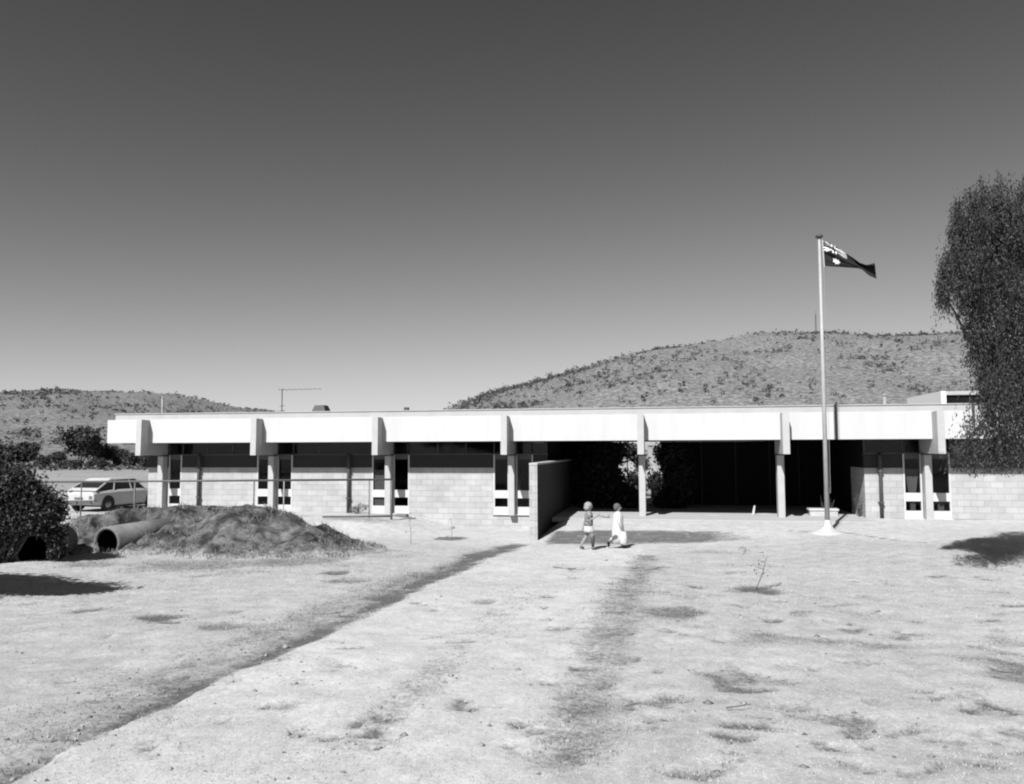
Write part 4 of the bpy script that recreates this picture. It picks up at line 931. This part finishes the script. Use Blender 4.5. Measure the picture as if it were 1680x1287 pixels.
def loft(rings, n=20):
    """rings: (cx, cy, cz, rx, ry, tilt); closed cloth shell"""
    m = MB(); V = []
    for cx, cy, cz, rx, ry, *w in rings:
        amp = w[0] if w else 0
        for k in range(n):
            t = 2*math.pi*k/n; q = 1+amp*math.sin(5*t+cz*9); V.append((cx+rx*q*1.13*math.cos(t), cy+ry*q*1.06*math.sin(t), cz))
    Fs = [(i*n+k, i*n+(k+1) % n, (i+1)*n+(k+1) % n, (i+1)*n+k) for i in range(len(rings)-1) for k in range(n)]
    Fs += [tuple(range(n-1, -1, -1)), tuple(range((len(rings)-1)*n, len(rings)*n))]; return m.add(V, Fs)
skin_m = noisy('skin', .24, .20, 6, .6, .3)
def child(loc, label, pose, h=1.2):
    T = bpy.data.objects.new('person', None); C.objects.link(T); T.location = loc; T.rotation_euler.z = YAW; WLOC[T.name] = np.zeros(3); tag(T, label, 'person')
    k = h/1.2; f = Fig(); s = lambda p: tuple(np.array(p)*k)
    pel = f.j(s((0, 0, .60)), (.095*k, .075*k)); wai = f.j(s((.005, 0, .72)), (.082*k, .066*k), pel); che = f.j(s((.01, 0, .86)), (.095*k, .07*k), wai)
    sh = f.j(s((.005, 0, .94)), (.06*k, .05*k), che); nk = f.j(s((.01, 0, .985)), .034*k, sh); hb = f.j(s((.02, 0, 1.03)), (.055*k, .062*k), nk); hc = f.j(s((.015, 0, 1.10)), (.075*k, .088*k), hb); ht = f.j(s((.005, 0, 1.155)), (.05*k, .055*k), hc)
    for side, (kn, an_k, toe) in zip((-1, 1), pose['legs']):
        hp = f.j(s((0, side*.055, .56)), .066*k, pel); kk_ = f.j(s((kn[0], side*.06, kn[1])), .043*k, hp)
        md_ = f.j(s(((kn[0]*.6+an_k[0]*.4), side*.06, kn[1]*.6+an_k[1]*.4)), .041*k, kk_); aa = f.j(s((an_k[0], side*.06, an_k[1])), .026*k, md_)
        ft = f.j(s(((an_k[0]+toe[0])/2, side*.06, (an_k[1]+toe[1])/2-.005)), .026*k, aa); f.j(s((toe[0], side*.062, toe[1])), .018*k, ft)
    hands = []
    for side, (el, wr, fing) in zip((-1, 1), pose['arms']):
        so = f.j(s((.005, side*.12, .915)), .036*k, che); e_ = f.j(s(el), .028*k, so); w_ = f.j(s(wr), .020*k, e_); fd = np.array(fing, float); fd /= np.linalg.norm(fd)
        pm = f.j(tuple(np.array(s(wr))+fd*.04*k), (.024*k, .014*k), w_); hands.append((np.array(s(wr))+fd*.055*k, fd, side))
    body = skin_body('body', f.v, f.e, f.r, skin_m, T)
    # fingers and thumb
    fm_ = MB()
    for pc, fd, side in hands:
        lat = np.cross(fd, [0, 1., .1]); lat /= np.linalg.norm(lat); nn = np.cross(lat, fd)
        for q, L in zip((-1.5, -.5, .5, 1.5), (.036, .043, .040, .030)):
            b0 = pc+lat*q*.010; fm_.tube([b0-fd*.012, b0+fd*L*.5, b0+fd*L*.85+nn*.012], [.0062, .0055, .004], 6)
        fm_.tube([pc-fd*.03-lat*.016, pc-fd*.008-lat*.030, pc+fd*.012-lat*.034], [.007, .006, .0045], 6)
    fo_ = fm_.build('fingers', skin_m, None, True, origin=(0, 0, 0)); fo_.parent = T
    # face: nose, ears, eyes, mouth
    X = .015*k; MB().ell((X+.090*k, 0, 1.075*k), (.012, .010, .016), 8, 6).ell((X, .076*k, 1.085*k), (.014, .008, .02), 8, 6).ell((X, -.076*k, 1.085*k), (.014, .008, .02), 8, 6).build('nose_and_ears', skin_m, None, True, origin=(0, 0, 0)).parent = T
    MB().ell((X+.078*k, .03*k, 1.10*k), (.008, .010, .007), 8, 6).ell((X+.078*k, -.03*k, 1.10*k), (.008, .010, .007), 8, 6).build('eyes', M['dark'], None, True, origin=(0, 0, 0)).parent = T
    MB().ell((X+.074*k, 0, 1.045*k), (.008, .02, .005), 8, 6).build('mouth', material('lips', .2, .6), None, True, origin=(0, 0, 0)).parent = T
    def part(name, mb, mat, smooth=True): o = mb.build(name, mat, None, smooth, origin=(0, 0, 0)); o.parent = T; return o
    return T, part, k
# left child: bobbed fair hair, patterned top, white shorts, one arm raised forward
pa = G(966, 902); zA = pa[2]
T, part, k = child((pa[0], pa[1], zA-.0), 'child with a pale bob in a patterned top and white shorts, striding right', dict(
    legs=[((.10, .33), (.10, .065), (.19, .025)), ((-.06, .32), (-.20, .09), (-.13, .02))],
    arms=[((.05, -.15, .76), (.20, -.13, .86), (.85, .1, .45)), ((-.07, .15, .72), (-.13, .14, .53), (-.1, 0, -1))]), 1.2)
hair = MB().ell((-.005*k, 0, 1.12*k), (.105, .108, .088), 16, 10, .03); hair.ell((-.035*k, 0, 1.06*k), (.085, .108, .085), 14, 8, .04)
part('hair', hair, noisy('fair_hair', .27, .2, 30, .7, .3, .3))
shirt = noisy('patterned_cloth', .25, .09, 22, .9, .1, .0, lo=.44, hi=.56)
part('shirt', loft([(0, 0, .60*k, .098, .112), (0, 0, .68*k, .102, .108, .02), (.005, 0, .80*k, .098, .11, .02), (.008, 0, .90*k, .09, .125), (.006, 0, .945*k, .065, .10), (.006, 0, .975*k, .042, .05)]), shirt)
slv = MB()
for sd_, e_ in ((-1, (.05, -.15, .76)), (1, (-.07, .15, .72))):
    a_ = np.array((.005, sd_*.105, .915))*k; b_ = np.array(e_)*k; slv.tube([a_, a_*.35+b_*.65], [.05, .042], 10)
part('sleeves', slv, shirt)
part('shorts', loft([(.02, 0, .44*k, .125, .125, .05), (.01, 0, .50*k, .118, .12, .04), (0, 0, .58*k, .105, .115, .02), (0, 0, .625*k, .094, .105)]), M['white'])
for (ax_, az2), (tx, tz), sd_ in (((.10, .065), (.19, .025), -1), ((-.20, .09), (-.13, .02), 1)):
    shoe = MB().tube([(ax_*k-.02, sd_*.06*k, az2*k-.03), ((ax_+tx)/2*k, sd_*.06*k, (az2+tz)/2*k-.006), (tx*k+.015, sd_*.062*k, tz*k+.003)], [.034, .036, .024], 10); part('shoe', shoe, M['pipe'])
# dark sleeve that paints the shade on the leading leg
part('leg_shade', MB().tube([(.10*k, -.06*k, .36*k), (.10*k, -.06*k, .2*k), (.10*k, -.06*k, .075*k)], [.049, .047, .032], 10), material('shaded_leg', .05, .9))
hx = np.array((.20, -.13, .86))*k+np.array((.09, .01, .05)); cyw, syw = math.cos(YAW), math.sin(YAW)
wp = np.array([pa[0]+hx[0]*cyw-hx[1]*syw, pa[1]+hx[0]*syw+hx[1]*cyw, zA+hx[2]])
bagm = MB(); V = []
for i, (dx_, rz_, ry_) in enumerate(((-.03, .008, .01), (.02, .035, .03), (.08, .055, .035), (.15, .06, .03), (.21, .045, .02), (.24, .02, .012))):
    for kk_ in range(10):
        t = 2*math.pi*kk_/10; V.append((wp[0]+dx_*cyw, wp[1]+dx_*syw+ry_*math.cos(t), wp[2]-.02-.05*dx_*4+rz_*math.sin(t)*(1+.15*math.sin(3*t+i))))
bagm.add(V, [(i*10+q, i*10+(q+1) % 10, (i+1)*10+(q+1) % 10, (i+1)*10+q) for i in range(5) for q in range(10)]+[tuple(range(9, -1, -1)), tuple(range(50, 60))])
tag(bagm.build('paper_bag', noisy('crumpled_paper', .36, .2, 16, .9, .1), None, True, origin=tuple(wp)), 'small crumpled pale bag held out in the hand of the left child', 'bag')
# right child: all in white, long loose coat, carrying a white bag
pb2 = G(1014, 899.5); zB = pb2[2]
T, part, k = child((pb2[0], pb2[1], zB), 'child dressed all in white from neck to shins, walking right', dict(
    legs=[((.09, .33), (.10, .07), (.19, .025)), ((-.03, .30), (-.24, .15), (-.24, .05))],
    arms=[((.02, -.15, .72), (.10, -.16, .53), (.2, 0, -1)), ((.03, .15, .72), (.10, .14, .56), (.3, 0, -1))]), 1.16)
hair = MB().ell((-.015*k, 0, 1.125*k), (.095, .095, .078), 16, 10, .03); hair.ell((-.045*k, 0, 1.075*k), (.06, .09, .07), 14, 8, .04)
part('hair', hair, noisy('brown_hair', .11, .06, 30, .7, .3, .3))
part('coat', loft([(.03, 0, .12*k, .175, .14, .06), (.02, 0, .30*k, .16, .14, .05), (.005, 0, .50*k, .145, .14, .03), (.0, 0, .66*k, .13, .125, .02), (.005, 0, .82*k, .122, .12, .01), (.008, 0, .91*k, .105, .13), (.006, 0, .955*k, .065, .10), (.006, 0, .985*k, .042, .05)]), M['white'])
slv = MB()
for sd_, e_, w_ in ((-1, (.02, -.15, .72), (.10, -.16, .53)), (1, (.03, .15, .72), (.10, .14, .56))):
    slv.tube([np.array((.005, sd_*.105, .92))*k, np.array(e_)*k, np.array(w_)*k*.98], [.05, .045, .036], 10)
part('sleeves', slv, M['white'])
part('trousers', MB().tube([(-.03*k, .06*k, .34*k), (-.11*k, .06*k, .26*k), (-.20*k, .06*k, .19*k)], [.06, .055, .048], 10), M['white'])
part('shoe', MB().tube([(-.245*k, .06*k, .17*k), (-.25*k, .06*k, .10*k), (-.235*k, .062*k, .03*k)], [.034, .036, .026], 10), M['dark'])
shoe = MB().tube([(.08*k, -.06*k, .03), (.14*k, -.06*k, .035), (.215*k, -.062*k, .028)], [.034, .036, .024], 10)
part('shoe', shoe, M['dark'])
q = np.array((.12, -.17, .0)); bx, by_ = pb2[0]+q[0]*cyw-q[1]*syw, pb2[1]+q[0]*syw+q[1]*cyw
bt = thing('carry_bag', (bx, by_, zB+.12), 'white bag hanging from the hand of the child in white', 'bag', rz=YAW); 
m = loft([(0, 0, .0, .065, .035), (0, 0, .02, .08, .045), (0, 0, .16, .085, .04, .04), (0, 0, .28, .07, .028, .04), (0, 0, .32, .05, .012)], 16); o = m.build('sack', M['white'], None, True, origin=(0, 0, 0)); o.parent = bt
m = MB().tube([(-.05, 0, .32), (-.025, 0, .385), (.025, 0, .385), (.05, 0, .32)], .006, 6); o = m.build('handle', M['white'], None, origin=(0, 0, 0)); o.parent = bt

# ------------------------------------------------------------------ dry grass stubble and pebbles
def stubble(n, lab, mat, hmin, hmax, w, far, keep=None, name='dry_grass'):
    u = rng.uniform(0, 1, n); D = 3.2*np.exp(u*math.log(far/3.2)); az = rng.uniform(-R(40), R(40), n)-YAW; X = np.sin(az)*D; Y = np.cos(az)*D
    mk = mark_field(X, Y); sel = rng.uniform(0, 1, n) < ((1-mk)*.9 if keep is None else np.clip(mk*1.4, 0, 1)*keep)
    sel &= Y < 26; X, Y, D, mk = X[sel], Y[sel], D[sel], mk[sel]
    Z = ground(X, Y)-.035*mk; k = len(X); sc = np.clip(D/10, .8, 1.5)
    h = rng.uniform(hmin, hmax, k)*sc; a = rng.uniform(0, 2*math.pi, k); ww = w*sc; dx, dy = np.cos(a)*ww, np.sin(a)*ww; lx, ly = rng.normal(0, .7, k)*h, rng.normal(0, .7, k)*h
    V = np.stack([np.stack([X-dx, Y-dy, Z-.004], 1), np.stack([X+dx, Y+dy, Z-.004], 1), np.stack([X+lx, Y+ly, Z+h], 1)], 1).reshape(-1, 3)
    tag(mesh_obj(name, V, np.arange(3*k).reshape(k, 3), mat), lab, 'grass', kind='stuff')
stubble(130000, 'short dry bleached grass all over the yard', foliage('dry_straw', .30, .42), .006, .017, .004, 26)
stubble(60000, 'darker short weeds in the ruts and patches', foliage('dull_weed', .07, .16), .01, .03, .005, 26, keep=1.0, name='weeds')

# pebbles and clods
k = 2600; u = rng.uniform(0, 1, k); D = 3.4*np.exp(u*math.log(22/3.4)); az = rng.uniform(-R(38), R(38), k)-YAW; X = np.sin(az)*D; Y = np.cos(az)*D; mk = mark_field(X, Y)
sel = rng.uniform(0, 1, k) < .25+mk; X, Y, D = X[sel], Y[sel], D[sel]; Z = ground(X, Y)-.03*mk[sel]; r_ = rng.gamma(2, .0045, len(X))+.005
oc = np.array([(1, 0, 0), (0, 1, 0), (-1, 0, 0), (0, -1, 0), (0, 0, .7), (0, 0, -.5)], float); of = np.array([(0, 1, 4), (1, 2, 4), (2, 3, 4), (3, 0, 4), (1, 0, 5), (2, 1, 5), (3, 2, 5), (0, 3, 5)])
V = (np.stack([X, Y, Z], 1)[:, None, :]+oc[None]*r_[:, None, None]*rng.uniform(.6, 1.4, (len(X), 6, 1))).reshape(-1, 3); Fs = (of[None]+6*np.arange(len(X))[:, None, None]).reshape(-1, 3)
tag(mesh_obj('pebbles', V, Fs, foliage('pebble', .08, .3)), 'small stones and clods scattered over the dry yard', 'stones', kind='stuff')
